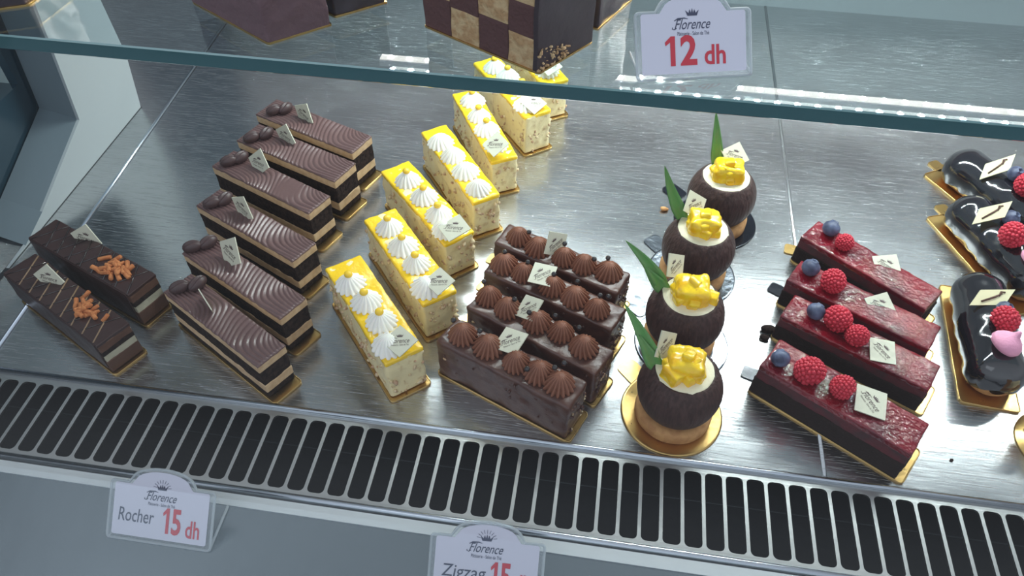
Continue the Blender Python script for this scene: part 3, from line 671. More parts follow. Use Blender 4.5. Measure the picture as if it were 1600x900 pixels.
# near-end corner of the rearmost cake is what shows; it lies parallel to its neighbour
Yi[6] = [7.9, 2.2, 3.1, 23.85, 31.35, -1.0]
Yf = dict(DATA['F']); Yf['Y6'] = [[(-2.6, 0), (-0.9, 0), (0.9, 0), (2.5, 0)]]
DATA['I']['Y'] = Yi
CH = ico(1)
for k in range(7):
    L, W, H, x, y, th, PM = item('Y', k)
    W = max(W, 1.95)
    board(k, L + 0.22, W + 0.12, x, y, th, 'gold board under the ' + Yw[k].split(',')[0], m_gold, 'gold boards under the yellow glazed cakes', tab=False, off=(0.10, 0))
    t = thing('yellow_glazed_cake', Yw[k], 'cake', (x, y, BT), th, 'yellow glazed meringue cakes in the middle row')
    obj('coated_body', *rbox(L - 0.12, W - 0.14, 0.0, H - 0.06, 0.16, 0.17, 0.10, 1.1, seed=50 + k), m_ybody, t)
    obj('yellow_glaze', *rbox(L - 0.06, W - 0.08, H - 0.26, H, 0.12, 0.14, 0.045, 1.3, seed=70 + k), m_yglaze, t)
    rnd = random.Random(100 + k); nuts = []
    for i in range(95):
        side = rnd.random(); zz = rnd.uniform(0.05, H * 0.80) ; s_ = rnd.uniform(0.06, 0.16)
        if side < 0.40: p = (rnd.uniform(-L / 2 + .2, L / 2 - .2), -W / 2 + 0.03, zz)
        elif side < 0.72: p = (rnd.uniform(-L / 2 + .2, L / 2 - .2), W / 2 - 0.03, zz)
        elif side < 0.9: p = (L / 2 - 0.02, rnd.uniform(-W / 2 + .15, W / 2 - .15), zz)
        else: p = (-L / 2 + 0.03, rnd.uniform(-W / 2 + .15, W / 2 - .15), zz)
        v_, f_ = CH; v_ = v_ * (1 + 0.35 * np.array([[nz(q, 1.3, i)] for q in v_]))
        nuts.append(move((v_, f_), p, rnd.uniform(0, 6), (s_ * rnd.uniform(.7, 1.5), s_ * rnd.uniform(.5, 1), s_ * rnd.uniform(.6, 1.2)), rnd.uniform(-1, 1), rnd.uniform(-1, 1)))
    o = obj('chopped_nuts', *join(*nuts), m_nut, t); o['kind'] = 'stuff'
    for a, (bx, by) in enumerate(Yf['Y%d' % k][0]):
        by = max(-W / 2 + .72, min(W / 2 - .72, by))
        if a == 3: bx = min(bx, L / 2 - 1.0)
        s_ = 1 + 0.06 * math.sin(k * 5 + a * 3)
        garnish('meringue', 'mer%d' % ((k + a) % 3), MER[(k + a) % 3], m_mer, t, (bx, by, H - 0.03), (0, 0, a * 0.9 + k), (s_, s_, 1))
        if k != 3 and not (a == 3 and k in (0, 1, 2, 4, 5)):
            # yellow drop sits on the side of each meringue away from the glass
            ax, ay = math.cos(2.3 - th), math.sin(2.3 - th)
            garnish('yellow_drop', 'ydrop', PEARL, m_pearl_y, t, (bx + 0.06 * ax, by + 0.06 * ay, H + 0.80), (0, 0, 0), (0.24, 0.24, 0.19))
    if 'Y%d' % k in DATA['PL']: plaque('Y%d' % k, t, PM)
    if k == 6:
        o = share(_pl['p'], 'logo_plaque', t, (2.9, 0.0, H + 0.75), (0.35, 0, -th), (1, 1, 1)); share(_pl['t'], 'lettering', o)

# ------------------------------------------------------------------ chocolate cakes with piped rosettes
Kw = ['frontmost chocolate coated cake with piped rosettes, its tall smooth side facing the glass',
      'second chocolate rosette cake from the front of its row of four',
      'third chocolate rosette cake from the front of its row of four',
      'rearmost chocolate rosette cake, next to the bare steel deck']
for k in range(4):
    L, W, H, x, y, th, PM = item('K', k)
    H = (H, 2.45, 2.4, 2.45)[k]
    W = (1.98, 1.98, 1.92, 1.94)[k]
    board(k, L + 0.22, W + 0.10, x, y, th, 'gold board under the ' + Kw[k].split(',')[0].replace(' of its row of four', ''), m_gold, 'gold boards under the rosette cakes', tab=(k != 0), off=(0.1, 0))
    t = thing('chocolate_rosette_cake', Kw[k], 'cake', (x, y, BT), th, 'chocolate rosette cakes in the centre')
    obj('chocolate_coating', *rbox(L - 0.08, W - 0.04, 0.0, H, 0.17, 0.14, 0.10, 0.8, seed=90 + k), m_kbody, t)
    fl_ = DATA['F']['K%d' % k]
    for a, (bx, by) in enumerate(fl_[0]):
        by = max(-W / 2 + .62, min(W / 2 - .62, by))
        s_ = 1 + 0.07 * math.sin(k * 4 + a * 2.2)
        garnish('piped_rosette', 'ros%d' % ((k + a) % 3), ROS[(k + a) % 3], m_ros, t, (bx, by, H - 0.04), (0, 0, a * 1.7 + k), (s_, s_, 1.0))
    for a, (bx, by) in enumerate(fl_[1]):
        garnish('chocolate_pearl', 'kpearl', PEARL, m_pearl, t, (bx, by, H + 0.82), (0, 0, 0), (0.15, 0.15, 0.15))
    rnd = random.Random(400 + k); nuts = []
    for i in range(26):
        s_ = rnd.uniform(0.06, 0.14); zz = rnd.uniform(0.1, H * 0.85)
        p = [(rnd.uniform(-L / 2 + .3, L / 2 - .3), -W / 2 + 0.02, zz), (L / 2 - 0.03, rnd.uniform(-W / 2 + .2, W / 2 - .2), zz)][i % 2]
        nuts.append(move(CH, p, rnd.uniform(0, 6), (s_ * rnd.uniform(.8, 1.5), s_ * .7, s_)))
    o = obj('coated_nut_lumps', *join(*nuts), m_kbody, t); o['kind'] = 'stuff'
    nuts = [move(CH, (L / 2 + 0.0, rnd.uniform(-W / 2 + .2, W / 2 - .2), rnd.uniform(.2, H * .7)), rnd.uniform(0, 6), (.04, .07, rnd.uniform(.06, .14))) for i in range(7)]
    nuts.append(move(CH, (-L / 2 + 0.55, -W / 2 + 0.02, 1.45), 0, (.13, .05, .10)))
    o = obj('bare_nut_pieces', *join(*nuts), m_nut, t); o['kind'] = 'stuff'
    plaque('K%d' % k, t, PM)

# ------------------------------------------------------------------ berry cakes
Bw = ['rearmost berry glazed cake with one blueberry and one raspberry', 'second berry glazed cake from the back, crimson top with one large raspberry',
      'second berry glazed cake from the front, crimson top under three berries', 'frontmost berry glazed cake, darkest purple top, nearest the vent grille']
def rasp_mesh(seed):
    rnd_ = random.Random(seed); p = []
    v0, f0 = ico(1)
    body, bf = ico(3); p.append((body * np.array([0.60, 0.60, 0.56]), bf))
    rows = [(-0.85, 9), (-0.62, 14), (-0.36, 18), (-0.08, 20), (0.2, 20), (0.46, 17), (0.70, 13), (0.88, 9), (0.98, 4)]
    for q, (c, n_) in enumerate(rows):
        rr = math.sqrt(max(0.02, 1 - c * c))
        for i in range(n_):
            a = 2 * PI * (i + 0.5 * (q % 2)) / n_ + rnd_.uniform(-.06, .06)
            s_ = rnd_.uniform(0.098, 0.122)
            v2, f2 = ico(2) if False else (v0, f0)
            p.append(move((v2, f2), (0.60 * rr * math.cos(a), 0.60 * rr * math.sin(a), 0.56 * c), sc=(s_, s_, s_)))
    return join(*p)
RASP = [rasp_mesh(1), rasp_mesh(2)]
def blue_mesh():
    v, f = lathe([(0.0, -0.46), (0.28, -0.40), (0.48, -0.18), (0.53, 0.05), (0.46, 0.28), (0.30, 0.41), (0.20, 0.46), (0.17, 0.53), (0.14, 0.50), (0.12, 0.40), (0.0, 0.36)], 30,
                 lambda a, t: 1 + (0.28 * max(0, math.cos(5 * a)) if 0.58 < t < 0.85 else 0))
    return v, f
BLUE = blue_mesh()
def berry(kind, label, x, y, z, sc=1.0, rot=(0, 0, 0), idx=0, group=None):
    key = kind + str(idx)
    if kind == 'raspberry': vf, m = RASP[idx], m_rasp
    else: vf, m = BLUE, m_blue
    o = garnish(kind, key, vf, m, None, (x, y, z), rot, (sc, sc, sc))
    return tag(o, label, 'berry', group)
ords = ['the rearmost berry cake', 'the second berry cake from the back', 'the second berry cake from the front', 'the frontmost berry cake']
for k in range(4):
    L, W, H, x, y, th, PM = item('B', k)
    H = (1.95, 1.95, 1.75, 2.15)[k]; W = (2.05, 2.05, 2.05, 2.3)[k]
    board(k, L + 0.45, W + 0.12, x, y, th, ('gold board with gold pull tab under ', 'gold board with dark pull tab under ', 'gold board under ', 'gold board with dark folded tab under ')[k] + ords[k], m_gold, 'gold boards under the berry cakes', tab=(k != 2), off=(0.17, 0), tabm=(m_gold, m_dark_refl_card, None, m_dark_refl_card)[k], trot=(0.5, 0, -.2, 0.2)[k])  # dark tabs are metallic too, their dark reflection is put into the colour
    t = thing('berry_cake', Bw[k], 'cake', (x, y, BT), th, 'berry glazed cakes at the right')
    obj('cocoa_base', *rbox(L + 0.06, W + 0.08, 0.0, 0.55 * H, 0.10, 0.15, 0.07, 1.5, seed=120 + k), m_bbase, t)
    obj('berry_mousse', *rbox(L - 0.06, W - 0.06, 0.5 * H, 0.86 * H, 0.05, 0.17, 0.02, 1.2, seed=130 + k), m_bbody, t)
    obj('berry_glaze', *rbox(L - 0.02, W - 0.02, 0.84 * H, H, 0.09, 0.12, 0.04, 1.4, seed=140 + k), m_bglaze, t)
    plaque('B%d' % k, t, PM)
    blues, rasps = DATA['F']['B%d' % k]
    def wpos(bx, by): return x + bx * math.cos(th) - by * math.sin(th), y + bx * math.sin(th) + by * math.cos(th)
    for bx, by in blues:
        wx, wy = wpos(bx, by)
        berry('blueberry', 'dark blueberry on top of ' + ords[k], wx, wy, BT + H + 0.42, (0.98, 0.98, 0.95, 0.92)[k], (0.5 * k - .4, 0.35, k))
    for a, (bx, by) in enumerate(rasps):
        wx, wy = wpos(bx, by)
        sz = ((0.78,), (1.05,), (1.12, 0.92), (1.14, 0.95))[k][a]
        lb = ('small upright raspberry on ', 'large single raspberry on ', ('large double-lobed raspberry on ', 'smaller raspberry beside the plaque on ')[a], ('large raspberry beside the blueberry on ', 'smaller raspberry beside the plaque on ')[a])[k]
        berry('raspberry', lb + ords[k], wx, wy, BT + H + 0.50 * sz, sz, (0.3 * a + 1.1, 0.2 * k, k + a), idx=(k + a) % 2, group='raspberries on the berry cakes')

# ------------------------------------------------------------------ coconut desserts
Nc = [(37.5, 18.25), (36.0, 13.35), (35.22, 8.05), (34.95, 3.2)]
Nbd = [(37.55, 18.35), (36.0, 13.4), (35.4, 7.95), (34.9, 3.25)]
Nw = ['rearmost coconut dessert with an upright green leaf, on a black round board', 'second coconut dessert from the back, a plaque beside its green leaf',
      'second coconut dessert from the front, chunky pineapple spilling right', 'frontmost coconut dessert, on the gold round board by the vent grille']
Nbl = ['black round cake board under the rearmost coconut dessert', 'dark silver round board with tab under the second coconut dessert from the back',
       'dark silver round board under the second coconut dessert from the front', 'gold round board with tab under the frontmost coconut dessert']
Nbm = [m_dark_refl_card, m_silver, m_silver, m_gold]
tabs = [(34.9, 21.0), (33.85, 15.75), (32.85, 10.4), (32.75, 5.6)]
leaves = [((36.95, 19.35, 3.9), (36.3, 20.3, 6.93)), ((34.97, 13.99, 3.9), (33.33, 14.71, 6.9)), ((33.95, 8.38, 3.9), (31.51, 8.92, 6.42)), ((33.62, 3.22, 3.9), (31.63, 4.27, 6.83))]
def shell_mesh():
    R_ = 2.1; cz = 1.68
    pr = [(0.0, cz - R_ * 0.93)]
    for a in np.linspace(-65, 44, 22):
        a = math.radians(a); pr.append((R_ * math.cos(a), cz + R_ * math.sin(a)))
    pr += [(1.42, cz + 1.50), (1.38, cz + 1.38), (0.0, cz + 1.36)]
    v, f = lathe(pr, 96)
    out = []
    for p in v:
        a = math.atan2(p[1], p[0])
        e = 1 + 0.006 * mn.noise(Vector((a * 14, p[2] * 0.8, 0))) + 0.012 * mn.noise(Vector((p[0] * .8, p[1] * .8, p[2] * .8)))
        out.append((p[0] * e, p[1] * e, p[2]))
    return np.array(out), f
SHELL = shell_mesh()
CREAM = lathe([(1.50, 2.98), (1.47, 3.13), (1.38, 3.20), (1.1, 3.24), (0.6, 3.28), (0.0, 3.30)], 48, lambda a, t: 1 + 0.015 * math.sin(5 * a) + 0.01 * math.sin(11 * a + 1))
def leaf_mesh(b, t, bend, side):
    b = np.array(b); t = np.array(t); d = t - b; Ln = np.linalg.norm(d); d /= Ln
    s = np.cross(d, (0.25, -1, 0.3)); s /= np.linalg.norm(s); nn = np.cross(s, d)
    V = []; F = []; N = 14
    for i in range(N + 1):
        u = i / N; w = (0.50 * (1 - u) ** 0.75 * (0.55 + 0.9 * min(u * 4, 1) * 0.5)) + 0.005
        c = b + d * Ln * u + nn * bend * math.sin(PI * u) * 0.5 + s * side * (math.sin(PI * u))
        for q, zz in ((-1, 0.10), (-.5, .035), (0, -.06), (.5, .035), (1, .10)):
            V.append(c + s * w * q + nn * (zz * w * 3))
        for q, zz in ((1, 0.10), (0, -.06), (-1, .10)):
            V.append(c + s * w * q * 0.96 + nn * (zz * w * 3 - 0.035))
    m_ = 8
    for i in range(N):
        for q in range(m_):
            j = (q + 1) % m_
            F.append((i * m_ + q, i * m_ + j, (i + 1) * m_ + j, (i + 1) * m_ + q))
    F.append(tuple(range(m_))); F.append(tuple(range(N * m_, N * m_ + m_))[::-1])
    return np.array(V), F
for k in range(4):
    bx, by = Nbd[k]; cx, cy = Nc[k]
    t = thing('round_cake_board', Nbl[k], 'cake board', (bx, by, 0), 0, 'round boards under the coconut desserts')
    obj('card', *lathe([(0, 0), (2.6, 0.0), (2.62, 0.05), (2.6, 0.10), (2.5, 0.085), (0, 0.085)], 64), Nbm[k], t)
    tx, ty = tabs[k][0] - bx, tabs[k][1] - by; a = math.atan2(ty, tx)
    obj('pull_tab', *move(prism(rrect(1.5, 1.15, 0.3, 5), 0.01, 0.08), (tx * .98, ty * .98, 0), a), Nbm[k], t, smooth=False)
    t = thing('coconut_dessert', Nw[k], 'dessert', (cx, cy, 0.10), 0, 'coconut desserts with pineapple')
    PM = Matrix.Translation(Vector((cx * S, cy * S, 0.10 * S)))
    obj('biscuit_base', *lathe([(0, 0), (1.86, 0), (1.95, 0.10), (1.96, 0.62), (1.88, 0.78), (1.6, 0.80), (0, 0.8)], 64, lambda a, t_: 1 + 0.004 * math.sin(9 * a)), m_biscuit, t)
    sm = garnish('chocolate_shell', 'shell', SHELL, m_shell, t, (0, 0, 0.62), (0, 0, k * 1.3))
    garnish('coconut_cream', 'ccream', CREAM, m_ccream, t, (0, 0, 0.62), (0, 0, k * 2.0))
    rnd = random.Random(200 + k)
    dz = 3.85
    spots = [(-.5, -.45, .25), (.1, -.6, .25), (.6, -.35, .25), (-.65, .05, .3), (-.1, 0, .3), (.5, .15, .3), (.1, .55, .3), (-.4, .5, .3), (-.3, -.2, .75), (.3, -.1, .78), (.0, .3, .8), (-.05, -.4, .6), (0.4, 0.45, 0.6), (0.0, 0.05, 1.02)]
    if k == 2: spots.append((.98, -.15, .3))
    obj('pineapple_heap', *rbox(1.8, 1.55, 0, 1.12, 0.35, 0.14, 0.16, 1.5, seed=60 + k), m_pine, t, (0, -0.05, dz - 0.1))
    for i, (px, py, pz) in enumerate(spots):
        s_ = rnd.uniform(0.21, 0.34)
        if i == 0 and k == 3: s_ = 0.5
        o = obj('pineapple_cube', *rbox(2 * s_, 2 * s_ * rnd.uniform(.75, 1), -s_, s_, 0.13, 0.13, 0.08, 1.8, seed=i + 20 * k), m_pine, t, (px * 1.15, py * 1.08 - 0.10, dz + 0.0 + pz * 0.90))
        o.rotation_euler = (rnd.uniform(-.3, .3), rnd.uniform(-.3, .3), rnd.uniform(0, 3))
    b, tt = leaves[k]
    obj('leaf', *leaf_mesh((b[0] - cx, b[1] - cy, b[2] - .3), (tt[0] - cx, tt[1] - cy, tt[2]), (0.15, -.2, .2, .2)[k], (0.0, -.1, .18, .1)[k]), m_leaf, t)
    if k in (2, 3):
        obj('leaf', *leaf_mesh((b[0] - cx + .1, b[1] - cy - .05, b[2] - .3), ((tt[0] * .55 + b[0] * .45) - cx, (tt[1] * .55 + b[1] * .45) - cy - .15, tt[2] * .55 + b[2] * .45 - .1), 0.0, -.05), m_leaf, t)
    plaque('N%d' % k, t, PM)

# ------------------------------------------------------------------ eclairs
def eclair_mesh(L, r, hz, seed):
    V = []; F = []; nl, na = 60, 40
    for i in range(nl + 1):
        u = -1 + 2 * i / nl
        xx = u * L / 2
        core = L / 2 - r
        dxx = max(0, abs(xx) - core) / r
        rr = r * math.sqrt(max(0, 1 - dxx ** 2.3))
        rr *= 1 + 0.03 * math.sin(xx * 1.7 + seed)
        for j in range(na + 1):
            a = math.radians(-28) + math.radians(236) * j / na
            y_, z_ = rr * math.cos(a), rr * math.sin(a) * (0.92 if math.sin(a) > 0 else 0.9)
            e = 1 + 0.02 * nz((xx, y_, z_), 1.3, seed)
            edge = min(j, na - j) / 3
            if edge < 1: e += 0.035 * (1 - edge) * (1 + 0.8 * math.sin(xx * 5 + seed * 3 + j))
            V.append((xx, y_ * e, hz + z_ * e))
    w = na + 1
    for i in range(nl):
        for j in range(na): F.append((i * w + j, (i + 1) * w + j, (i + 1) * w + j + 1, i * w + j + 1))
    return np.array(V), F
def eclair_under(L, r, hz, seed):
    V = []; F = []; nl, na = 50, 32
    for i in range(nl + 1):
        u = -1 + 2 * i / nl; xx = u * L / 2 * 0.985
        core = L / 2 - r; dxx = max(0, abs(xx) - core) / r
        rr = r * 0.965 * math.sqrt(max(0, 1 - min(1, dxx) ** 2.3))
        for j in range(na):
            a = 2 * PI * j / na
            z_ = rr * math.sin(a); z_ = max(z_, -hz + 0.0) if z_ < 0 else z_ * .85
            V.append((xx, rr * math.cos(a) * (1.0), hz + z_))
    for i in range(nl):
        for j in range(na):
            q = (j + 1) % na; F.append((i * na + j, i * na + q, (i + 1) * na + q, (i + 1) * na + j))
    return np.array(V), F
def rhomb(w, h, sk): return prism([(-w / 2 - sk, -h / 2), (w / 2 - sk, -h / 2), (w / 2 + sk, h / 2), (-w / 2 + sk, h / 2)], -0.07, 0.07)
Ec = [(55.6, 22.6, -1.02), (54.35, 17.5, -1.18), (51.85, 10.35, -1.665)]
En = ['rear', 'middle', 'front']
for k, (x, y, th) in enumerate(Ec):
    board(k, 8.6, 3.0, x, y, th, 'gold rectangular board under the %s glossy black eclair' % En[k], m_gold, 'gold boards under the eclairs', tab=(k < 2), off=(0, 0) if k == 2 else (0, -.1), trot=0)
    t = thing('eclair', ('rearmost glossy black eclair, cropped by the right side of the view', 'middle glossy black eclair between the rear and front ones at the right border', 'frontmost glossy black eclair with raspberry and pink meringue on top')[k], 'eclair', (x, y, BT), th, 'black glazed eclairs at far right')
    obj('choux_base', *eclair_under(8.0, 1.42, 1.0, k), m_biscuit, t)
    obj('black_glaze', *eclair_mesh(8.1, 1.47, 1.05, k), m_egl, t)
    pl = ((54.95, 23.1, 2.95), (53.4, 18.4, 3.0), (51.75, 11.5, 2.75))[k]
    c, s_ = math.cos(-th), math.sin(-th)
    def lc(p): dx, dy = p[0] - x, p[1] - y; return (dx * c - dy * s_, dx * s_ + dy * c, p[2] - BT)
    o = obj('white_chocolate_plaque', *rhomb(1.75, 0.85, 0.32), m_white_choc, t, lc(pl), smooth=False)
    o.rotation_euler = (math.radians(30), math.radians((-28, -22, -6)[k]), -th + math.radians((8, 6, 4)[k]))
    obj('brown_stroke', *join(tube([(-.62, -.22, .075), (.1, .02, .075), (.5, .2, .075)], [.05, .06, .04], 6), tube([(.32, .05, .075), (.45, .3, .075), (.66, .26, .075)], .05, 6)), m_rside, o)
    ez = (2.95, 2.85, 2.85)[k]
    if k == 0:
        berry('blueberry', 'blueberry behind the plaque on the rear eclair', 55.9, 22.55, 2.95, 0.95, (0.4, 0.2, 0))
        berry('raspberry', 'raspberry on the rear eclair, cut by the right edge of the view', 56.25, 21.35, 3.1, 1.15, (1.2, 0.3, 0), group='raspberries on the eclairs')
    elif k == 1:
        berry('blueberry', 'blueberry behind the plaque on the middle eclair', 54.5, 18.25, 2.85, 0.95, (0.2, 0.4, 0))
        berry('raspberry', 'large raspberry on the middle eclair', 54.1, 16.6, 3.0, 1.15, (1.0, -0.3, 0.6), group='raspberries on the eclairs')
    else:
        berry('blueberry', 'blueberry half hidden behind the raspberry on the front eclair', 52.2, 10.75, 2.7, 0.85, (0.2, 0.4, 0))
        berry('raspberry', 'raspberry on the front eclair above the pink meringue', 51.85, 9.75, 3.0, 1.08, (0.9, 0.2, 1.6), group='raspberries on the eclairs')
PKM = lathe([(0.0, 0), (0.5, 0.0), (0.74, 0.12), (0.84, 0.32), (0.78, 0.55), (0.60, 0.78), (0.40, 0.94), (0.24, 1.06), (0.16, 1.20), (0.10, 1.34), (0.0, 1.40)], 48, lambda a, t: 1 + 0.03 * math.sin(a * 3 + t * 5))
for k, (px, py, pz, lb) in enumerate([(51.45, 8.15, 2.48, 'pink meringue kiss on the front eclair below the raspberry'), (54.9, 14.95, 2.35, 'pink meringue kiss on the middle eclair, cut by the right edge')]):
    o = garnish('pink_meringue', 'pkm', PKM, m_pink, None, (px, py, pz), (-0.15, 0.38, 0), (0.95, 0.95, 0.95)); tag(o, lb, 'meringue', 'pink meringues on the eclairs')

# small cream pastry cut off by the right border
t = thing('almond_pastry', 'small cream pastry with caramel shard at the right border near the grille', 'pastry', (54.35, 4.2, 0.1), 0)
obj('cream_body', *rbox(2.6, 2.4, 0, 1.7, 0.5, 0.2, 0.08, 1.0, seed=7), m_cream_cake, t)
obj('caramel_shard', *rbox(1.0, 0.16, 0.5, 2.2, 0.06, 0.16, 0.12, 1.2, seed=9), m_caramel, t, (-1.45, 0.25, 0))
obj('caramel_crust', *rbox(2.75, 2.55, 0.0, 0.5, 0.15, 0.2, 0.08, 1.0, seed=8), m_caramel, t)
t = thing('round_cake_board', 'gold board under the small cream pastry at the right border', 'cake board', (54.3, 4.2, 0))
obj('card', *lathe([(0, 0), (2.05, 0.0), (2.08, 0.05), (2.05, 0.10), (0, 0.085)], 48), m_gold, t)

# loose crumbs on the deck
rnd = random.Random(3)
def crumb(x, y, s, m, label):
    v_, f_ = ico(2); v_ = v_ * (1 + 0.35 * np.array([[nz(q, 1.1, x)] for q in v_])) * np.array([s, s * .7, s * .5])
    o = obj('crumb', v_, f_, m, None, (x, y, s * 0.45)); return tag(o, label, 'crumb', 'loose crumbs on the steel deck')
crumb(34.3, 19.0, 0.28, m_biscuit, 'pale tan crumb alone on the bare deck left of the rear coconut dessert')
crumb(40.3, 9.6, 0.42, m_sponge, 'dark crumb clump at the far end of the second berry cake from the front')
crumb(40.05, 9.0, 0.30, m_sponge, 'smaller dark crumb beside the crumb clump by the berry cakes')
crumb(48.75, 2.55, 0.10, m_sponge, 'tiny dark crumb on the deck right of the frontmost berry cake')

# ------------------------------------------------------------------ cakes on the glass shelf
ZS = 15.75
def shelf_block(name, label, corner, left, right, H, mside, mtop, parts_name, extra=None):
    c = np.array(corner); l = np.array(left) - c; r = np.array(right) - c
    th = math.atan2(r[1], r[0])
    t = thing(name, label, 'cake', (c[0], c[1], ZS), 0)
    return t, c, l, r
def quadprism(l, r, z0, z1, ins=0.0):
    u = l / np.linalg.norm(l); w = r / np.linalg.norm(r)
    p = [u * ins + w * ins, r - w * ins + u * ins, l + r - u * ins - w * ins, l - u * ins + w * ins]
    return p
def slab(pts, z0, z1, amp, seed, step=0.3):
    # four-cornered block with finely cut, slightly uneven faces
    p = [np.array(q) for q in pts]; V, F = rbox(1, 1, 0, 1, 0.03, 0.09, 0, 1)
    out = []
    for v in V:
        a, b = v[0] + .5, v[1] + .5
        q = (1 - a) * (1 - b) * p[0] + a * (1 - b) * p[1] + a * b * p[2] + (1 - a) * b * p[3]
        z = z0 + v[2] * (z1 - z0)
        e = amp * nz((q[0], q[1], z), 1.3, seed)
        d = q - sum(p) / 4; d = d / (np.linalg.norm(d) + 1e-6)
        out.append((q[0] + d[0] * e, q[1] + d[1] * e, z + e * .5))
    return np.array(out), F
# purple-brown slab cake (left)
c = np.array((14.54, 9.32)); l = np.array((9.57, 12.35)) - c; l = l * 1.0; r = np.array((16.5, 11.1)) - c
t = thing('chocolate_slab_cake', 'matt purple-brown chocolate slab cake on the glass shelf, left of the chequered cake', 'cake', (c[0], c[1], ZS))
r2 = r * 1.15
obj('sponge_body', *slab([(0, 0), tuple(r2), tuple(l + r2), tuple(l)], 0.1, 2.2, 0.12, 1), m_slab, t)
obj('glaze_top', *slab([(0, 0), tuple(r2), tuple(l + r2), tuple(l)], 2.15, 2.5, 0.06, 2), m_ch_glaze, t)
obj('gold_card', *slab([(0.0, -0.05), tuple(r2 * 1.02), tuple(l + r2), tuple(l)], 0.0, 0.1, 0, 1), m_gold, t)
# second slab behind it
c = np.array((16.75, 12.15)); r = np.array((18.75, 13.8)) - c; l = np.array((-5.0, 3.3))
t = thing('chocolate_slab_cake', 'dark chocolate slab cake behind the purple-brown slab on the glass shelf, on a gold card', 'cake', (c[0], c[1], ZS))
obj('sponge_body', *slab([(0, 0), tuple(r), tuple(l + r), tuple(l)], 0.1, 2.5, 0.10, 4), m_ch_glaze, t)
obj('gold_card', *slab([(0, -0.1), tuple(r * 1.04), tuple(l + r), tuple(l)], 0.0, 0.1, 0, 1), m_gold, t)
# cake corner at the far left
c = np.array((1.95, 10.8)); r = np.array((0.4, 2.8)); l = np.array((-6.0, -0.4))
t = thing('chocolate_slab_cake', 'dark cake corner at the top left corner of the view, on the glass shelf', 'cake', (c[0], c[1], ZS))
obj('sponge_body', *slab([(0, 0), tuple(r), tuple(l * .9 + r), (-4.6, -2.3)], 0.1, 3.5, 0.10, 6), m_ch_glaze, t)
obj('gold_card', *slab([(0.15, 0), tuple(r), tuple(l * .9 + r), (-4.6, -2.4)], 0.0, 0.1, 0, 1), m_gold, t)
# chequered cake
c = np.array((26.65, 8.85)); l = np.array((21.0, 11.95)) - c; r = np.array((28.8, 11.75)) - c
t = thing('chequered_cake', 'chequered chocolate and vanilla sponge cake on the glass shelf above the yellow cakes', 'cake', (c[0], c[1], ZS))
nl = 4; rowh = 1.42; u = l / np.linalg.norm(l)
obj('gold_card', *slab([(0.1, -0.05), tuple(r * 1.02), tuple(l + r), tuple(l)], 0.0, 0.08, 0, 1), m_gold, t)
for i in range(nl):
    for j in range(3):
        lite = ((i + j) % 2 == 0)
        if i == 3: lite = (j % 2 == 1)
        a = l * max(i / nl, 0.032); b = l * ((i + 1) / nl)
        o = obj('sponge_square', *slab([tuple(a + r * .02), tuple(a + r * .96), tuple(b + r * .96), tuple(b + r * .02)], 0.08 + j * rowh + (0.0 if i % 2 == 0 else 0.22) * (j > 0), 0.08 + (j + 1) * rowh + (0.0 if i % 2 == 0 else 0.22) * (j < 2), 0.05, 8 + i + j * 5), m_ch_light if lite else m_ch_dark, t)
obj('chocolate_glaze', *join(slab([tuple(r * .0), tuple(r * 1.0), tuple(r * 1.0 + l * .035), tuple(l * .035)], 0.1, 4.45, 0.05, 33),
                             slab([(0, 0), tuple(r), tuple(l + r), tuple(l)], 4.33, 4.6, 0.05, 34)), m_ch_glaze, t)
rnd = random.Random(77); cb = []
for i in range(60):
    q = rnd.uniform(0.02, 0.55); zz = 0.12 + rnd.random() ** 1.5 * (1.15 - q * 1.2)
    s_ = rnd.uniform(0.03, 0.10); pp_ = r * q - l / np.linalg.norm(l) * 0.02
    cb.append(move((CH[0] * (1 + 0.5 * np.array([[nz(w_, 1.4, i)] for w_ in CH[0]])), CH[1]), (pp_[0], pp_[1], zz), rnd.uniform(0, 6), (s_ * 1.5, s_ * .6, s_ * rnd.uniform(.5, 1.3))))
o = obj('crumb_patch', *join(*cb), m_ch_light, t); o['kind'] = 'stuff'
c = np.array((28.95, 12.95)); r = np.array((30.4, 16.0)) - c; l = np.array((-5.0, 3.3))
t = thing('chocolate_slab_cake', 'dark glazed cake on the glass shelf directly behind the chequered cake', 'cake', (c[0], c[1], ZS))
obj('sponge_body', *slab([(0, 0), tuple(r), tuple(l + r), tuple(l)], 0.1, 4.0, 0.10, 14), m_ch_glaze, t)
obj('gold_card', *slab([(0, -0.1), tuple(r * 1.03), tuple(l + r), tuple(l)], 0.0, 0.1, 0, 1), m_gold, t)

# ------------------------------------------------------------------ price tags
def one(x0, x1, y0, h, z=0.055):
    # narrow figure 1 with a flag
    w = x1 - x0; P = [(x0 + .52 * w, y0), (x1, y0), (x1, y0 + h), (x0 + .60 * w, y0 + h), (x0, y0 + .80 * h), (x0 + .06 * w, y0 + .68 * h), (x0 + .52 * w, y0 + .80 * h)]
    return np.array([(a, c_, z + .012) for a, c_ in P]), [(0, 1, 2, 3, 4, 5, 6)]
def outline(w, h, arch, sh, r=0.16, n=14):
    p = []
    def arc(cx, cy, rr, a0, a1, k=5):
        for i in range(k + 1):
            a = math.radians(a0 + (a1 - a0) * i / k); p.append((cx + rr * math.cos(a), cy + rr * math.sin(a)))
    arc(-w / 2 + r, r, r, 270, 180); arc(-w / 2 + r, h - r, r, 180, 90)
    p.append((-sh, h))
    for i in range(1, n):
        a = PI - PI * i / n
        p.append((math.cos(a) * (sh - 0.12), h + 0.02 + math.sin(a) ** 0.8 * arch))
    p.append((sh, h))
    arc(w / 2 - r, h - r, r, 90, 0); arc(w / 2 - r, r, r, 0, -90)
    return p
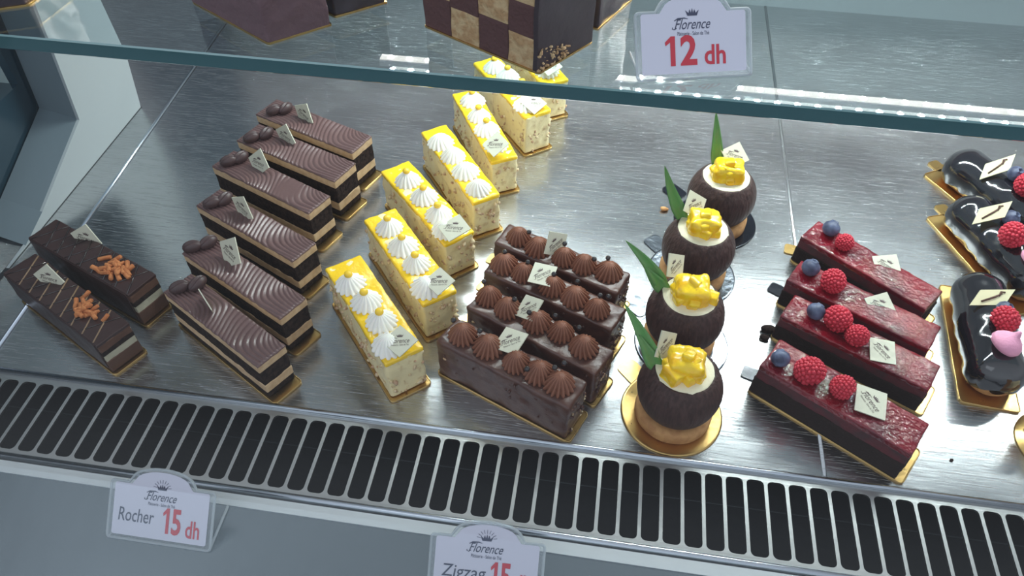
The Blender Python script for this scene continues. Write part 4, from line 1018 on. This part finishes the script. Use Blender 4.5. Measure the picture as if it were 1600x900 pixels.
def price_tag(label, bl, br, z, tilt, words, hside=2.42, arch=0.72):
    a = np.array(bl); b = np.array(br); mid = (a + b) / 2; rz = math.atan2(b[1] - a[1], b[0] - a[0])
    t = thing('price_tag', label, 'price tag', (mid[0], mid[1], z), rz, 'price tags in clear acrylic holders')
    tl = math.radians(tilt)
    card = bpy.data.objects.new
    out = outline(4.95, hside + 0.24, arch, 1.62)
    ho = obj('acrylic_holder', *prism(out, -0.10, 0.02), m_acr, t, (0, 0, 0.04), smooth=False); ho.rotation_euler = (PI / 2 - tl, 0, 0)
    rim = [(x, y, 0.0) for x, y in out + out[:1]]
    rm = obj('rim', *tube(rim, 0.065, 8, False), m_acr_rim, ho)
    # foot: clear strip folded back along the shelf, and a slanting side edge
    obj('foot', *join(box(-2.35, 2.45, 0.0, 2.2, 0, 0.08)), m_acr, t, smooth=False)
    obj('strut', *tube([(2.45, 0.0, 0.08), (2.45, 2.2, 0.10)], 0.07, 8), m_acr_rim, t)
    obj('strut', *tube([(-2.35, 0.0, 0.08), (-2.35, 2.2, 0.10)], 0.05, 8), m_acr_rim, t)
    pp = outline(4.52, hside - 0.02, arch - 0.06, 1.45, 0.10)
    pp = [(x, y + 0.2) for x, y in pp]
    po = obj('paper_card', *prism(pp, 0.028, 0.05), m_paper, t, (0, 0, 0.04), smooth=False); po.rotation_euler = (PI / 2 - tl, 0, 0)
    for nm_, vf, m in words:
        q = obj(nm_, *vf, m, po, smooth=False)
    return t
zt = 0.055
def rays(cx, cy, w):
    p = []
    for i in range(9):
        a = math.radians(10 + 20 * i); p.append(ribbon([(cx + math.cos(a) * .19 * w, cy + math.sin(a) * .17 * w), (cx + math.cos(a) * .30 * w, cy + math.sin(a) * .28 * w)], .012 * w, zt + .012))
    return join(*p)
def tag_logo(cx, cy, w, ray=True):
    a = logo_mesh(w, zt, True, cx, cy)
    return join(a, rays(cx, cy + 0.27 * w, w)) if ray else a
price_tag('price tag reading Rocher 15 dh, on the front ledge at the left', (9.34, -7.45), (14.27, -7.43), 0.0, 46,
          [('logo', tag_logo(0.0, 2.15, 1.45), m_inkg), ('lettering', text('Rocher', -1.98, -0.28, 0.86, 0.62, zt, shear=0.12), m_inkg),
           ('price', join(one(0.15, 0.45, 0.52, 1.18), text('5', 0.58, 1.02, 0.50, 1.20, zt, bold=0.025), text('dh', 1.26, 1.92, 0.46, 0.80, zt, bold=0.015)), m_red)])
price_tag('price tag reading Zigzag 15 dh, on the front ledge, cut by the bottom border', (24.42, -7.78), (29.38, -7.58), 0.0, 46,
          [('logo', tag_logo(-0.05, 2.25, 1.5), m_inkg), ('lettering', text('Zigzag', -1.92, 0.02, 0.70, 0.72, zt, shear=0.12), m_inkg),
           ('price', join(one(0.22, 0.52, 0.52, 1.18), text('5', 0.65, 1.10, 0.50, 1.20, zt, bold=0.025), text('dh', 1.30, 1.96, 0.46, 0.80, zt, bold=0.015)), m_red)])
price_tag('price tag reading 12 dh, standing on the glass shelf', (30.94, 8.96), (35.72, 10.21), 15.75, 40,
          [('logo', tag_logo(-0.05, 2.20, 1.55, False), m_inkg),
           ('price', join(one(-1.26, -0.82, 0.52, 1.22), text('2', -0.60, 0.12, 0.52, 1.25, zt, bold=0.03), text('dh', 0.44, 1.36, 0.52, 0.82, zt, bold=0.02)), m_red)], hside=2.5)
